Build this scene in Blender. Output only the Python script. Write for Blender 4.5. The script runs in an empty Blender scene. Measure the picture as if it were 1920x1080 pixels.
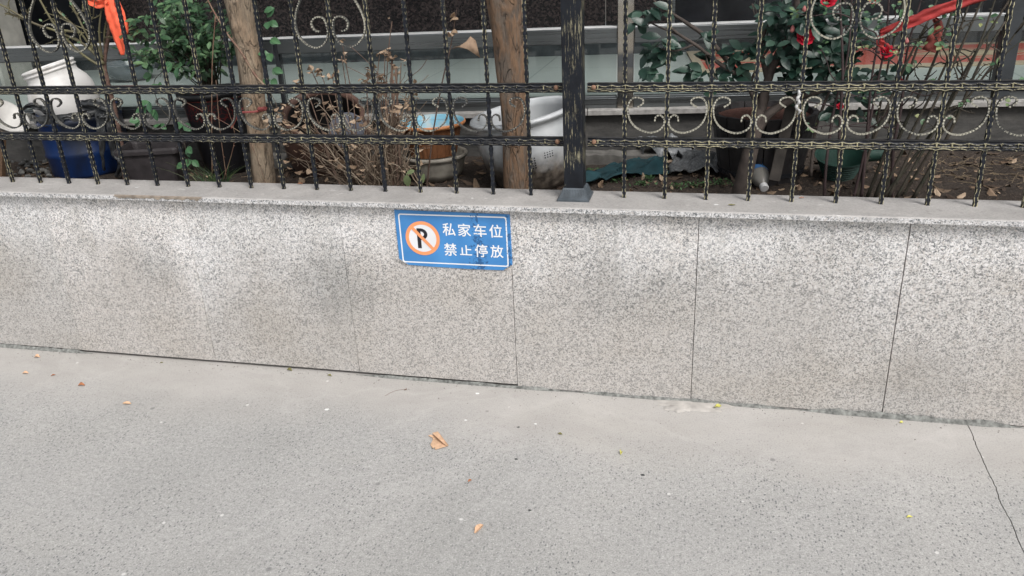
import bpy, math, random
from mathutils import Vector, Matrix, noise

# ------------------------------------------------------------------ camera, sky, sun, exposure
S = bpy.context.scene
COL = S.collection
F, CAM = 1551.5, Vector((0.398, -2.478, 1.478))
YAW, PITCH, ROLL = -0.2513, -0.4045, -0.0489
cy, sy, cp, sp = math.cos(YAW), math.sin(YAW), math.cos(PITCH), math.sin(PITCH)
fwd = Vector((sy*cp, cy*cp, sp)); right = Vector((cy, -sy, 0)); up = right.cross(fwd)
r2 = right*math.cos(ROLL) + up*math.sin(ROLL); u2 = -right*math.sin(ROLL) + up*math.cos(ROLL)
cd = bpy.data.cameras.new('camera'); co = bpy.data.objects.new('camera', cd); COL.objects.link(co)
cd.sensor_width = 36; cd.lens = F*36/1920; cd.clip_start = 0.02; cd.clip_end = 500
mw = Matrix((r2, u2, -fwd)).transposed().to_4x4(); mw.translation = CAM
co.matrix_world = mw; S.camera = co
S.view_settings.view_transform = 'Standard'; S.view_settings.look = 'None'
S.view_settings.gamma = 1; S.view_settings.exposure = 0.64
S.render.resolution_x, S.render.resolution_y = 1024, 576

SUN_EL, SUN_AZ = math.radians(50), math.radians(138)      # azimuth from +Y clockwise: behind the camera, right
W = bpy.data.worlds.new("World"); S.world = W; W.use_nodes = True
wn = W.node_tree.nodes; wl = W.node_tree.links
sky = wn.new('ShaderNodeTexSky'); sky.sky_type = 'NISHITA'; sky.sun_disc = False
sky.sun_elevation = SUN_EL; sky.sun_rotation = SUN_AZ; sky.dust_density = 4; sky.air_density = 1.2; sky.ozone_density = 0.6
sat = wn.new('ShaderNodeHueSaturation'); sat.inputs['Saturation'].default_value = 0.35
wl.new(sky.outputs[0], sat.inputs['Color']); wl.new(sat.outputs[0], wn['Background'].inputs[0])
wn['Background'].inputs[1].default_value = 0.105
sl = bpy.data.lights.new('sun', 'SUN'); sl.energy = 1.5; sl.angle = math.radians(22); sl.color = (1, .975, .95)
so = bpy.data.objects.new('sun', sl); COL.objects.link(so)
sd = Vector((math.sin(SUN_AZ)*math.cos(SUN_EL), math.cos(SUN_AZ)*math.cos(SUN_EL), math.sin(SUN_EL)))
so.rotation_euler = sd.to_track_quat('Z', 'Y').to_euler()

def ray(u, v): return (r2*((u-960)/F) - u2*((v-540)/F) + fwd)
def at(u, v, Y): d = ray(u, v); return CAM + d*((Y-CAM.y)/d.y)
def atz(u, v, z): d = ray(u, v); return CAM + d*((z-CAM.z)/d.z)
rnd = random.Random(7)
U = rnd.uniform

# ------------------------------------------------------------------ mesh helpers
class MB:
    def __init__(s): s.v = []; s.f = []; s.a = []; s.mi = []
    def add(s, vs, fs, attr=None, mi=0):
        n = len(s.v); s.v += [tuple(p) for p in vs]; s.f += [tuple(n+i for i in f) for f in fs]
        s.a += list(attr) if attr else [0.0]*len(vs); s.mi += [mi]*len(fs)
    def box(s, a, b, M=None, mi=0):
        x0, y0, z0 = a; x1, y1, z1 = b
        vs = [Vector(p) for p in ((x0,y0,z0),(x1,y0,z0),(x1,y1,z0),(x0,y1,z0),(x0,y0,z1),(x1,y0,z1),(x1,y1,z1),(x0,y1,z1))]
        if M: vs = [M @ p for p in vs]
        s.add(vs, [(0,3,2,1),(4,5,6,7),(0,1,5,4),(1,2,6,5),(2,3,7,6),(3,0,4,7)], mi=mi)
    def tube(s, pts, rad, n=6, cap=True, mi=0):
        pts = [Vector(p) for p in pts]; m = len(pts)
        if not hasattr(rad, '__len__'): rad = [rad]*m
        t0 = (pts[1]-pts[0]).normalized(); ref = Vector((0,0,1)) if abs(t0.z) < .9 else Vector((1,0,0))
        nrm = t0.cross(ref).normalized(); vs = []
        for i, p in enumerate(pts):
            t = (pts[min(i+1, m-1)]-pts[max(i-1, 0)])
            t = t.normalized() if t.length > 1e-9 else t0
            nrm = (nrm - t*nrm.dot(t)).normalized(); b = t.cross(nrm)
            for k in range(n):
                a = 2*math.pi*k/n; vs.append(p + (nrm*math.cos(a)+b*math.sin(a))*rad[i])
        fs = [(i*n+k, i*n+(k+1) % n, (i+1)*n+(k+1) % n, (i+1)*n+k) for i in range(m-1) for k in range(n)]
        if cap: fs += [tuple(range(n-1, -1, -1)), tuple((m-1)*n+k for k in range(n))]
        s.add(vs, fs, mi=mi)
    def lathe(s, prof, c=(0,0,0), n=40, M=None, mi=0, wob=0):
        c = Vector(c); vs = []
        for j, (r, z) in enumerate(prof):
            for k in range(n):
                a = 2*math.pi*k/n
                rr = r*(1+wob*noise.noise(Vector((math.cos(a)*2, math.sin(a)*2, z*8))))
                p = Vector((rr*math.cos(a), rr*math.sin(a), z))
                if M: p = M @ p
                vs.append(c+p)
        fs = [(j*n+k, j*n+(k+1) % n, (j+1)*n+(k+1) % n, (j+1)*n+k) for j in range(len(prof)-1) for k in range(n)]
        s.add(vs, fs, mi=mi)
    def leaf(s, p, d, nr, L, Wd, fold=.25, droop=.15, mi=0):
        d = d.normalized(); sd_ = d.cross(nr)
        if sd_.length < 1e-4: sd_ = d.cross(Vector((.3,.5,.8)))
        sd_.normalize(); n2 = sd_.cross(d).normalized()
        vs = [p]
        for t, w in ((.28,.8),(.6,1),(.85,.55)):
            c = p + d*L*t - n2*L*droop*t*t
            vs += [c + sd_*Wd*.5*w + n2*Wd*fold*w*.5, c, c - sd_*Wd*.5*w + n2*Wd*fold*w*.5]
        vs.append(p + d*L - n2*L*droop)
        fs = [(0,2,1),(0,3,2),(1,2,5,4),(2,3,6,5),(4,5,8,7),(5,6,9,8),(7,8,10),(8,9,10)]
        s.add(vs, fs, mi=mi)
    def crumple(s, p, r, squash=.5, mi=0, n=4):
        # dead curled leaf: a small warped sheet
        ax = Vector((U(-1,1),U(-1,1),U(-.4,.4))).normalized(); b = ax.cross(Vector((U(-.4,.4),U(-.4,.4),1))).normalized(); c = ax.cross(b)
        vs = []; cu = U(1.2, 3.2)
        for i in range(n+1):
            for j in range(n+1):
                x = i/n*2-1; y = j/n*2-1; w = (1-abs(x)**1.7*.85)
                an = y*w*cu*.5
                q = ax*x*r + (b*math.sin(an) + c*(1-math.cos(an)))*r*squash*1.3 + Vector((U(-1,1),U(-1,1),U(-1,1)))*r*.09
                vs.append(p+q)
        m = n+1
        s.add(vs, [(i*m+j,i*m+j+1,(i+1)*m+j+1,(i+1)*m+j) for i in range(n) for j in range(n)], mi=mi)
    def build(s, name, mats, parent=None, smooth=False, bevel=0, solid=0, link=True):
        me = bpy.data.meshes.new(name); me.from_pydata(s.v, [], s.f)
        if not isinstance(mats, (list, tuple)): mats = [mats]
        for m in mats: me.materials.append(m)
        if len(mats) > 1: me.polygons.foreach_set('material_index', s.mi)
        if any(s.a):
            at_ = me.attributes.new('ridge', 'FLOAT', 'POINT'); at_.data.foreach_set('value', s.a)
        if smooth: me.polygons.foreach_set('use_smooth', [True]*len(me.polygons))
        me.update(); o = bpy.data.objects.new(name, me); COL.objects.link(o)
        if parent: o.parent = parent
        if bevel:
            b = o.modifiers.new('b', 'BEVEL'); b.width = bevel; b.segments = 2; b.limit_method = 'ANGLE'
        if solid:
            b = o.modifiers.new('s', 'SOLIDIFY'); b.thickness = solid; b.offset = 0
        return o
def tag(o, label=None, cat=None, group=None, kind=None):
    for k, v in (('label', label), ('category', cat), ('group', group), ('kind', kind)):
        if v: o[k] = v
    return o
def thing(name, label, cat, loc=(0,0,0), group=None):
    o = bpy.data.objects.new(name, None); COL.objects.link(o); o.location = loc; o.empty_display_size = .05
    return tag(o, label, cat, group)
def crom(P, k=6):
    P = [Vector(p) for p in P]; out = []
    for i in range(len(P)-1):
        a, b, c, d = P[max(i-1,0)], P[i], P[i+1], P[min(i+2,len(P)-1)]
        for j in range(k):
            t = j/k
            out.append(.5*((2*b)+(c-a)*t+(2*a-5*b+4*c-d)*t*t+(3*b-a-3*c+d)*t**3))
    return out+[P[-1]]

# ------------------------------------------------------------------ materials
def newmat(name):
    m = bpy.data.materials.new(name); m.use_nodes = True
    return m, m.node_tree.nodes, m.node_tree.links, m.node_tree.nodes['Principled BSDF']
def rgb(c): return (c[0], c[1], c[2], 1)
class NG:
    """small wrapper for building node graphs"""
    def __init__(s, name):
        s.m, s.n, s.l, s.b = newmat(name); s.pos = s.n.new('ShaderNodeNewGeometry').outputs['Position']
    def obj(s): return s.n.new('ShaderNodeTexCoord').outputs['Object']
    def noise(s, scale, detail=3, vec=None, rough=.5, sc=None, dist=0):
        t = s.n.new('ShaderNodeTexNoise'); t.inputs['Scale'].default_value = scale; t.inputs['Detail'].default_value = detail
        t.inputs['Roughness'].default_value = rough; t.inputs['Distortion'].default_value = dist
        v = vec or s.pos
        if sc: v = s.map(v, sc)
        s.l.new(v, t.inputs['Vector']); return t.outputs['Fac']
    def map(s, v, sc):
        mp = s.n.new('ShaderNodeMapping'); mp.inputs['Scale'].default_value = sc; s.l.new(v, mp.inputs[0]); return mp.outputs[0]
    def vor(s, scale, feat='F1', out='Color', vec=None, sc=None, rand=1):
        t = s.n.new('ShaderNodeTexVoronoi'); t.feature = feat; t.inputs['Scale'].default_value = scale; t.inputs['Randomness'].default_value = rand
        v = vec or s.pos
        if sc: v = s.map(v, sc)
        s.l.new(v, t.inputs['Vector']); return t.outputs[out]
    def ramp(s, fac, stops, const=False):
        r = s.n.new('ShaderNodeValToRGB'); e = r.color_ramp
        if const: e.interpolation = 'CONSTANT'
        while len(e.elements) < len(stops): e.elements.new(.5)
        for el, (p, c) in zip(e.elements, stops):
            el.position = p; el.color = rgb(c) if hasattr(c, '__len__') else (c, c, c, 1)
        s.l.new(fac, r.inputs[0]); return r.outputs[0]
    def mix(s, fac, a, b, mode='MIX'):
        x = s.n.new('ShaderNodeMix'); x.data_type = 'RGBA'; x.blend_type = mode
        for k, v in ((0, fac), (6, a), (7, b)):
            if isinstance(v, (int, float)): x.inputs[k].default_value = v if k == 0 else (v, v, v, 1)
            elif isinstance(v, (tuple, list)): x.inputs[k].default_value = rgb(v)
            else: s.l.new(v, x.inputs[k])
        return x.outputs[2]
    def math(s, op, a, b=0.0, c=None, clamp=False):
        x = s.n.new('ShaderNodeMath'); x.operation = op; x.use_clamp = clamp
        for k, v in enumerate((a, b) if c is None else (a, b, c)):
            if isinstance(v, (int, float)): x.inputs[k].default_value = v
            else: s.l.new(v, x.inputs[k])
        return x.outputs[0]
    def sep(s, v):
        x = s.n.new('ShaderNodeSeparateXYZ'); s.l.new(v, x.inputs[0]); return x.outputs
    def out(s, color=None, rough=None, metal=None, bump=None, bs=.3, bd=.01, spec=None):
        b = s.b
        for k, v in (('Base Color', color), ('Roughness', rough), ('Metallic', metal), ('Specular IOR Level', spec)):
            if v is None: continue
            if isinstance(v, (int, float)): b.inputs[k].default_value = v
            elif isinstance(v, (tuple, list)): b.inputs[k].default_value = rgb(v)
            else: s.l.new(v, b.inputs[k])
        if bump is not None:
            x = s.n.new('ShaderNodeBump'); x.inputs['Strength'].default_value = bs; x.inputs['Distance'].default_value = bd
            s.l.new(bump, x.inputs['Height']); s.l.new(x.outputs[0], b.inputs['Normal'])
        return s.m

def simple(name, c, rough=.6, var=.25, scale=12, metal=0, bs=.2, c2=None, bscale=60, spec=None):
    g = NG(name); f = g.noise(scale, 4)
    d = c2 or tuple(x*(1-var) for x in c); e = tuple(min(1, x*(1+var)) for x in c) if not c2 else c
    return g.out(g.ramp(f, [(.3, d), (.7, e)]), rough, metal, g.noise(bscale, 3), bs, .004, spec)
def leafmat(name, a, b, c=None, rough=.4, sss=0):
    g = NG(name); ri = g.n.new('ShaderNodeNewGeometry').outputs['Random Per Island']
    st = [(0, a), (.6, b)] + ([(1, c)] if c else [])
    col = g.mix(g.math('MULTIPLY', g.noise(40, 3), .5), g.ramp(ri, st), tuple(x*.55 for x in a))
    return g.out(col, rough, 0, g.noise(120, 2), .2, .003)

def granite(name, wall=True):
    g = NG(name)
    warp = g.noise(150, 2)
    nt = g.n.new('ShaderNodeTexNoise'); nt.inputs['Scale'].default_value = 190; nt.inputs['Detail'].default_value = 2; g.l.new(g.pos, nt.inputs['Vector'])
    vm = g.n.new('ShaderNodeVectorMath'); vm.operation = 'MULTIPLY_ADD'; g.l.new(nt.outputs['Color'], vm.inputs[0]); vm.inputs[1].default_value = (.009,.009,.009); g.l.new(g.pos, vm.inputs[2])
    wp = vm.outputs[0]
    dens = g.math('ADD', g.math('MULTIPLY', g.math('SUBTRACT', g.noise(15, 3), .5), .22), g.math('MULTIPLY', g.math('SUBTRACT', g.noise(60, 2), .5), .35))
    cell = g.math('ADD', g.sep(g.vor(235, vec=wp))[0], dens)
    base = g.ramp(cell, [(.0, (.14,.15,.155)), (.14, (.36,.365,.37)), (.29, (.58,.545,.52)), (.40, (.70,.695,.69)), (.62, (.80,.795,.80)), (.86, (.66,.645,.635))], True)
    fl = g.math('ADD', g.sep(g.vor(340, vec=wp))[1], dens)
    base = g.mix(g.math('MULTIPLY', g.math('LESS_THAN', fl, .17), .8), base, (.16,.17,.18))
    base = g.mix(g.math('MULTIPLY', g.math('GREATER_THAN', fl, .84), .6), base, (.46,.455,.45))
    if wall:
        oi = g.n.new('ShaderNodeObjectInfo').outputs['Random']
        base = g.mix(g.math('MULTIPLY_ADD', oi, .35, 0), base, g.mix(1, base, (1.0,.955,.93), 'MULTIPLY'))
        xyz = g.sep(g.pos); z = xyz[2]; x = xyz[0]
        base = g.mix(1, base, g.ramp(oi, [(0, (.93,.925,.92)), (1, (1.03,1.02,1.01))]), 'MULTIPLY')
        stk = g.math('MULTIPLY', g.ramp(g.noise(1, 4, sc=(30,1,1.1), rough=.6), [(.54, 0), (.68, 1)]), g.ramp(g.math('ADD', z, g.math('MULTIPLY', g.noise(3, 2), .3)), [(.42, .15), (.75, 1)]))
        base = g.mix(g.math('MULTIPLY', stk, .34), base, (.34,.335,.31))
        # grime: a wavy tide line of splash dirt across the lower wall, thinner towards the right
        wav = g.math('ADD', g.math('MULTIPLY', g.math('SUBTRACT', g.noise(1.9, 4), .5), .75), g.math('MULTIPLY', g.math('SUBTRACT', g.noise(9, 3), .5), .18))
        h = g.math('ADD', z, wav)
        dirt = g.ramp(h, [(.0, 1), (.30, .85), (.44, .5), (.58, .0)])
        pat = g.ramp(g.noise(3.1, 5, rough=.6), [(.3, .75), (.7, 1)])
        dirtf = g.math('MULTIPLY', g.math('MULTIPLY', dirt, pat), .92)
        base = g.mix(dirtf, base, g.mix(1, base, (.69,.67,.645), 'MULTIPLY'))
        base = g.mix(g.math('MULTIPLY', dirtf, .5), base, (.42,.402,.38))
        dirtf2 = g.math('MULTIPLY', g.ramp(g.noise(2.3, 4, sc=(1,1,1.6)), [(.48, 0), (.66, 1)]), .35)
        base = g.mix(dirtf2, base, g.mix(1, base, (.84,.80,.73), 'MULTIPLY'))
        # damp grey blotches of their own shape
        for (su, sv, rx_, am) in ((1180, 520, .30, .30), (630, 535, .22, .42), (290, 500, .16, .34), (1720, 720, .2, .2)):
            pc = at(su, sv, 0); dx_ = g.math('DIVIDE', g.math('SUBTRACT', x, pc.x), rx_); dz_ = g.math('DIVIDE', g.math('SUBTRACT', z, pc.z), rx_*.75)
            dd_ = g.math('ADD', g.math('SQRT', g.math('ADD', g.math('MULTIPLY', dx_, dx_), g.math('MULTIPLY', dz_, dz_))), g.math('MULTIPLY', g.math('SUBTRACT', g.noise(5, 5, rough=.65), .5), 1.5))
            base = g.mix(g.math('MULTIPLY', g.ramp(dd_, [(.35, 1), (.95, 0)]), am), base, g.mix(1, base, (.52,.54,.54), 'MULTIPLY'))
        # lime bloom under the coping
        lime = g.ramp(g.math('ADD', h, g.math('MULTIPLY', x, -.035)), [(.42, 0), (.62, 1)])
        lime = g.math('MULTIPLY', lime, g.ramp(g.noise(5, 6, rough=.7, dist=.5), [(.42, .06), (.60, .42)]))
        base = g.mix(lime, base, g.mix(.6, base, (.82,.815,.825)))
        # run-off dark streak just at the very base and few spots
        spot = g.ramp(g.noise(6, 2), [(.72, 0), (.76, 1)])
        base = g.mix(g.math('MULTIPLY', spot, .3), base, (.25,.25,.24))
        return g.out(base, .55, 0, warp, .05, .002)
    # coping: top dusty, front edge crisp
    nz = g.n.new('ShaderNodeNewGeometry').outputs['Normal']; nzz = g.sep(nz)[2]
    dust = g.math('MULTIPLY', g.math('GREATER_THAN', nzz, .7), .86)
    dcol = g.mix(g.math('MULTIPLY', g.noise(260, 2), .5), g.ramp(g.noise(6, 6, rough=.65), [(.3, (.27,.26,.25)), (.5, (.36,.345,.33)), (.7, (.44,.425,.405))]), (.34,.325,.31))
    sp_ = g.ramp(g.noise(38, 3, sc=(.6,1.6,1)), [(.66, 0), (.72, 1)])
    dcol = g.mix(g.math('MULTIPLY', sp_, .55), dcol, (.66,.65,.63))
    sp2 = g.ramp(g.noise(55, 3), [(.31, 1), (.37, 0)])
    dcol = g.mix(g.math('MULTIPLY', sp2, .5), dcol, (.2,.19,.18))
    base = g.mix(dust, g.mix(1, base, (.84,.84,.84), 'MULTIPLY'), dcol)
    ch = g.math('MULTIPLY', g.ramp(g.noise(14, 4), [(.6, 0), (.68, 1)]), .5)
    base = g.mix(ch, base, (.30,.29,.28))
    return g.out(base, .6, 0, g.noise(300, 2), .1, .002)

def concrete():
    g = NG('concrete'); xyz = g.sep(g.pos); x, y = xyz[0], xyz[1]
    big = g.noise(1.3, 5, rough=.6)
    col = g.ramp(big, [(.30, (.315,.312,.300)), (.5, (.348,.343,.330)), (.70, (.385,.377,.360))])
    fine = g.noise(210, 4, rough=.7)
    rough_area = g.math('SUBTRACT', 1, g.math('ADD', y, g.math('MULTIPLY', g.math('SUBTRACT', g.noise(2.1, 4), .5), .35)), clamp=False)
    # smooth trowelled screed strip next to the wall
    band = g.ramp(g.math('ADD', g.math('ADD', g.math('MULTIPLY', y, 1), .51), g.math('MULTIPLY', g.math('SUBTRACT', g.noise(1.7, 5, rough=.6), .5), .55)), [(.10, 0), (.34, 1)])
    smooth_c = g.ramp(g.noise(2.6, 6, sc=(1,2.2,1), rough=.62), [(.3, (.345,.330,.312)), (.55, (.392,.377,.358)), (.75, (.435,.418,.400))])
    grain = g.mix(1, col, g.ramp(fine, [(.25, .55), (.5, 1), (.78, 1.3)]), 'MULTIPLY')
    grain = g.mix(1, grain, g.ramp(g.noise(75, 3, rough=.6), [(.3, .84), (.5, 1), (.7, 1.12)]), 'MULTIPLY')
    st2 = g.ramp(g.noise(.9, 6, rough=.68, sc=(1,1.8,1)), [(.40, (.955,.955,.95)), (.52, (1,1,1)), (.66, (1.02,1.015,1.0))])
    col2 = st2
    pits = g.vor(95, out='Distance', sc=(1.25,.8,1)); sel = g.sep(g.vor(95, sc=(1.25,.8,1)))[0]
    pit = g.math('MULTIPLY', g.ramp(pits, [(.20, 1), (.34, 0)]), g.math('GREATER_THAN', sel, .5))
    pit2 = g.math('MULTIPLY', g.ramp(g.vor(190, out='Distance'), [(.2, 1), (.36, 0)]), g.math('GREATER_THAN', g.sep(g.vor(190))[0], .6))
    dens = g.ramp(g.noise(2.2, 3), [(.3, .35), (.6, 1)])
    pall = g.math('MULTIPLY', g.math('MAXIMUM', pit, g.math('MULTIPLY', pit2, .6)), dens)
    grain = g.mix(g.math('MULTIPLY', pall, .85), grain, (.10,.105,.11))
    ff = g.ramp(g.noise(330, 2, sc=(1,.8,1)), [(.33, 1), (.39, 0)])
    grain = g.mix(g.math('MULTIPLY', ff, .55), grain, (.15,.15,.15))
    lite = g.math('MULTIPLY', g.ramp(g.vor(130, out='Distance'), [(.18, 1), (.32, 0)]), g.math('GREATER_THAN', g.sep(g.vor(130))[1], .8))
    grain = g.mix(g.math('MULTIPLY', lite, .45), grain, (.62,.61,.59))
    sm = g.mix(1, smooth_c, g.ramp(fine, [(.25, .78), (.5, 1), (.78, 1.12)]), 'MULTIPLY')
    sm = g.mix(g.math('MULTIPLY', pall, .22), sm, (.15,.15,.15))
    c = g.mix(band, grain, sm)
    c = g.mix(1, c, st2, 'MULTIPLY')
    c = g.mix(g.math('MULTIPLY', g.ramp(g.noise(5.5, 5, rough=.7), [(.66, 0), (.72, 1)]), .09), c, (.20,.19,.175))
    # white lime drips and pale trowel lines
    wl_ = g.ramp(g.noise(1.1, 6, dist=.6, rough=.55), [(.485, 0), (.5, 1), (.515, 0)])
    c = g.mix(g.math('MULTIPLY', wl_, .09), c, (.62,.6,.58))
    dots = g.math('MULTIPLY', g.ramp(g.vor(9, out='Distance'), [(.035, 1), (.06, 0)]), g.math('GREATER_THAN', g.sep(g.vor(9))[0], .45))
    c = g.mix(g.math('MULTIPLY', dots, .6), c, (.70,.69,.67))
    dd = g.math('MULTIPLY', g.ramp(g.vor(7, out='Distance', sc=(1,1,1)), [(.04, 1), (.07, 0)]), g.math('GREATER_THAN', g.sep(g.vor(7))[1], .6))
    c = g.mix(g.math('MULTIPLY', dd, .6), c, (.13,.13,.13))
    bump = g.math('SUBTRACT', g.math('MULTIPLY', fine, .5), g.math('MULTIPLY', pall, g.math('SUBTRACT', 1, g.math('MULTIPLY', band, .85))))
    return g.out(c, .85, 0, bump, .35, .003)

def ironpaint(name, lo=.67, gold=(.40,.365,.23), b0=(.005,.006,.009), b1=(.013,.016,.023)):
    g = NG(name)
    at_ = g.n.new('ShaderNodeAttribute'); at_.attribute_name = 'ridge'; rf = at_.outputs['Fac']
    area = g.ramp(g.noise(5.5, 3), [(.3, 0), (.72, 1)])
    fine = g.noise(170, 3, rough=.65)
    xg = g.ramp(g.math('ADD', g.sep(g.pos)[0], .5), [(.4, 0), (.6, 1)])
    area = g.math('MULTIPLY_ADD', area, .95, g.math('MULTIPLY', xg, .4))
    th = g.math('SUBTRACT', g.math('ADD', rf, g.math('MULTIPLY', area, .42)), g.math('MULTIPLY', fine, 1.15))
    mask = g.ramp(th, [(lo-.22, 0), (lo-.06, 1)])
    blk = g.ramp(g.noise(30, 4), [(.3, b0), (.7, b1)])
    gc = g.ramp(g.noise(60, 3), [(.3, tuple(x*.7 for x in gold)), (.7, gold)])
    col = g.mix(mask, blk, gc)
    dust = g.math('MULTIPLY', g.math('GREATER_THAN', g.sep(g.n.new('ShaderNodeNewGeometry').outputs['Normal'])[2], .6), g.ramp(g.noise(20, 4), [(.3, .25), (.7, .8)]))
    col = g.mix(g.math('MULTIPLY', dust, .28), col, (.22,.21,.19))
    return g.out(col, .42, 0, fine, .25, .0015, .3)

M_wall = granite('granite_panel'); M_cap = granite('granite_coping', False)
M_conc = concrete()
M_iron = ironpaint('iron_gold_rubbed'); M_scroll = ironpaint('iron_scroll', lo=.68, gold=(.38,.365,.30), b0=(.022,.024,.026), b1=(.09,.09,.084))
M_mortar = simple('mortar', (.17,.175,.165), .95, .55, 70, bs=1)
M_mortar2 = simple('pale_mortar', (.40,.38,.355), .9, .2, 25, bs=.5)
M_core = simple('wall_core', (.06,.06,.055), .9)
M_rust = simple('rusty_bolt', (.22,.125,.08), .8, .4, 90)
def postmat():
    g = NG('post_paint'); xyz = g.sep(g.pos)
    st = g.noise(1, 5, sc=(230,230,16), rough=.75)
    ed = g.noise(7, 4)
    m = g.ramp(g.math('MULTIPLY', st, g.ramp(ed, [(.3, .75), (.75, 1.12)])), [(.53, 0), (.59, 1)])
    bl = g.ramp(g.noise(16, 3), [(.725, 0), (.75, 1)])
    m = g.math('MAXIMUM', g.math('MULTIPLY', m, .75), bl)
    c = g.mix(m, g.ramp(g.noise(20, 3), [(.3, (.006,.007,.010)), (.7, (.013,.016,.022))]), (.36,.33,.22))
    return g.out(c, .45, 0, g.noise(120, 3), .2, .002, .25)
M_post = postmat()
M_base = simple('post_shoe_grey', (.065,.078,.09), .4, .35, 30)

# ------------------------------------------------------------------ ground
JG = []   # wiggly joint between two slabs, running away from the wall
a, b = atz(1814, 797, 0), atz(1905, 1003, 0)
dirj = (b-a)
for i in range(400):
    t = i/399*6 - .05
    p = a + dirj*t; JG.append(Vector((p.x + .006*noise.noise(Vector((t*6, 0, 3))) + .002*noise.noise(Vector((t*30, 0, 3)))+.001*noise.noise(Vector((t*140, 0, 8))), p.y, 0)))
JG[0] = Vector((a.x, .05, 0)); a0 = JG[0]
gap = .0014
def slab(side):
    m = MB(); X = -40 if side < 0 else 40
    vs = [];
    for p in JG: vs += [(p.x+side*gap, p.y, 0), (p.x+side*gap, p.y, -.012), (X if abs(X) else 0, p.y, 0)]
    fs = []
    for i in range(len(JG)-1):
        k = i*3; fs += [(k, k+3, k+5, k+2), (k, k+1, k+4, k+3)]
    yl = JG[-1].y; n = len(vs)
    vs += [(X, -40, 0), (JG[-1].x+side*gap, -40, 0)]
    fs.append(((len(JG)-1)*3, n+1, n, (len(JG)-1)*3+2))
    m.add(vs, fs); o = m.build('pavement', M_conc); tag(o, None, None, None, 'structure'); return o
slab(-1); slab(1)
m = MB(); m.add([(-60,-60,-.0035),(60,-60,-.0035),(60,60,-.0035),(-60,60,-.0035)], [(0,1,2,3)])
tag(m.build('ground', simple('joint_dirt', (.16,.15,.13), .95)), kind='structure')

# ------------------------------------------------------------------ granite wall
wall = thing('garden_wall', 'low wall clad in speckled grey granite panels under a flat granite coping', 'wall', (0,.08,0))
def P(o, parent=None):      # keep world coordinates while parenting to a thing with a location
    par = parent or o.parent
    o.parent = par; o.matrix_parent_inverse = Matrix.Translation(par.location).inverted() if par.parent is None else Matrix()
    return o
m = MB(); m.box((-7,.022,-.02), (5,.14,.661)); P(m.build('core', M_core, wall))
i0 = -8
for i in range(-8, 10):
    x0 = -2.035+.6*i; g_ = .0009 if i < 4 else (.0009 if i < 5 else .0018)
    m = MB(); dy = U(-.0012, .0012)
    m.box((x0+g_, dy, .004+(0 if i > 2 else .008)), (x0+.6-g_, .02, .6605)); P(m.build('panel', M_wall, wall, bevel=.0004 if i < 4 else .001))
# coping in long slabs
def capslab(x0, x1, chip=None):
    m = MB(); N = int((x1-x0)/.012); yf, yb_, z0, z1 = -.03, .16, .6625, .6803
    vs = []
    for i in range(N+1):
        x = x0+(x1-x0)*i/N; c = 0
        if chip and chip[0] < x < chip[1]:
            c = .006+.007*abs(noise.noise(Vector((x*30, 1, 1))))
        nn = .0012*noise.noise(Vector((x*40, 0, 0)))
        vs += [(x, yb_, z0), (x, yf+c*.5, z0), (x, yf+nn, z1-.0035-c*.6), (x, yf+.004+nn+c*1.2, z1-c*.15), (x, yb_+.002*noise.noise(Vector((x*20,5,0))), z1)]
    fs = []
    for i in range(N):
        for k in range(5): fs.append((i*5+k, i*5+(k+1) % 5, (i+1)*5+(k+1) % 5, (i+1)*5+k)[::-1])
    fs += [(0,1,2,3,4), tuple(N*5+k for k in (4,3,2,1,0))]
    m.add(vs, fs); P(m.build('coping', M_cap, wall))
xs = [-7, -4.4, -2.75, 2.25, 5]
c0, c1 = atz(215, 370, .67).x, atz(380, 375, .67).x
for q in range(len(xs)-1): capslab(xs[q]+.0006, xs[q+1]-.0006)
# exposed brown bedding mortar along a chipped bit of the coping edge
m = MB(); vs = []; N = 60
for i in range(N+1):
    x = c0+(c1-c0)*i/N; e = min(1, min(i, N-i)/4)
    vs += [(x, -.0315-.001*e, .6785-.004*(1-e)+.002*noise.noise(Vector((x*60,0,0)))*e), (x, -.0315-.001*e, .6775-.0065*e+.0095*noise.noise(Vector((x*50,2,0)))*e), (x, -.026, .670), (x, -.026, .6808)]
m.add(vs, [(i*4+k, i*4+k+1, i*4+k+5, i*4+k+4) for i in range(N) for k in range(3)]+[(i*4+3, i*4, i*4+4, i*4+7) for i in range(N)])
P(m.build('chipped_edge', simple('brown_bedding', (.25,.21,.17), .9, .35, 40, bs=.5), wall))
# mortar fillet along the foot of the wall
for (xa, xb, hh, mt) in ((-6, -1.99, .016, M_mortar), (-.85, -.03, .010, M_mortar), (-.03, .70, .011, M_mortar), (.70, 1.38, .019, M_mortar), (1.36, 5, .011, M_mortar)):
    m = MB(); N = int((xb-xa)/.01); vs = []
    for i in range(N+1):
        x = xa+(xb-xa)*i/N; e = min(1, min(i, N-i)/12)
        q = hh*e*(.75+.6*noise.noise(Vector((x*9,0,0)))+.22*noise.noise(Vector((x*60,3,0)))+.12*noise.noise(Vector((x*170,7,0))))
        vs += [(x, -.0015, max(.001, q)), (x, -.003-q*.12, max(.001, q)*.9), (x, -.004-.006*e-q*.25, .0005)]
    m.add(vs, [(i*3+k, i*3+k+1, i*3+k+4, i*3+k+3) for i in range(N) for k in range(2)])
    P(m.build('mortar_fillet', mt, wall))
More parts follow.
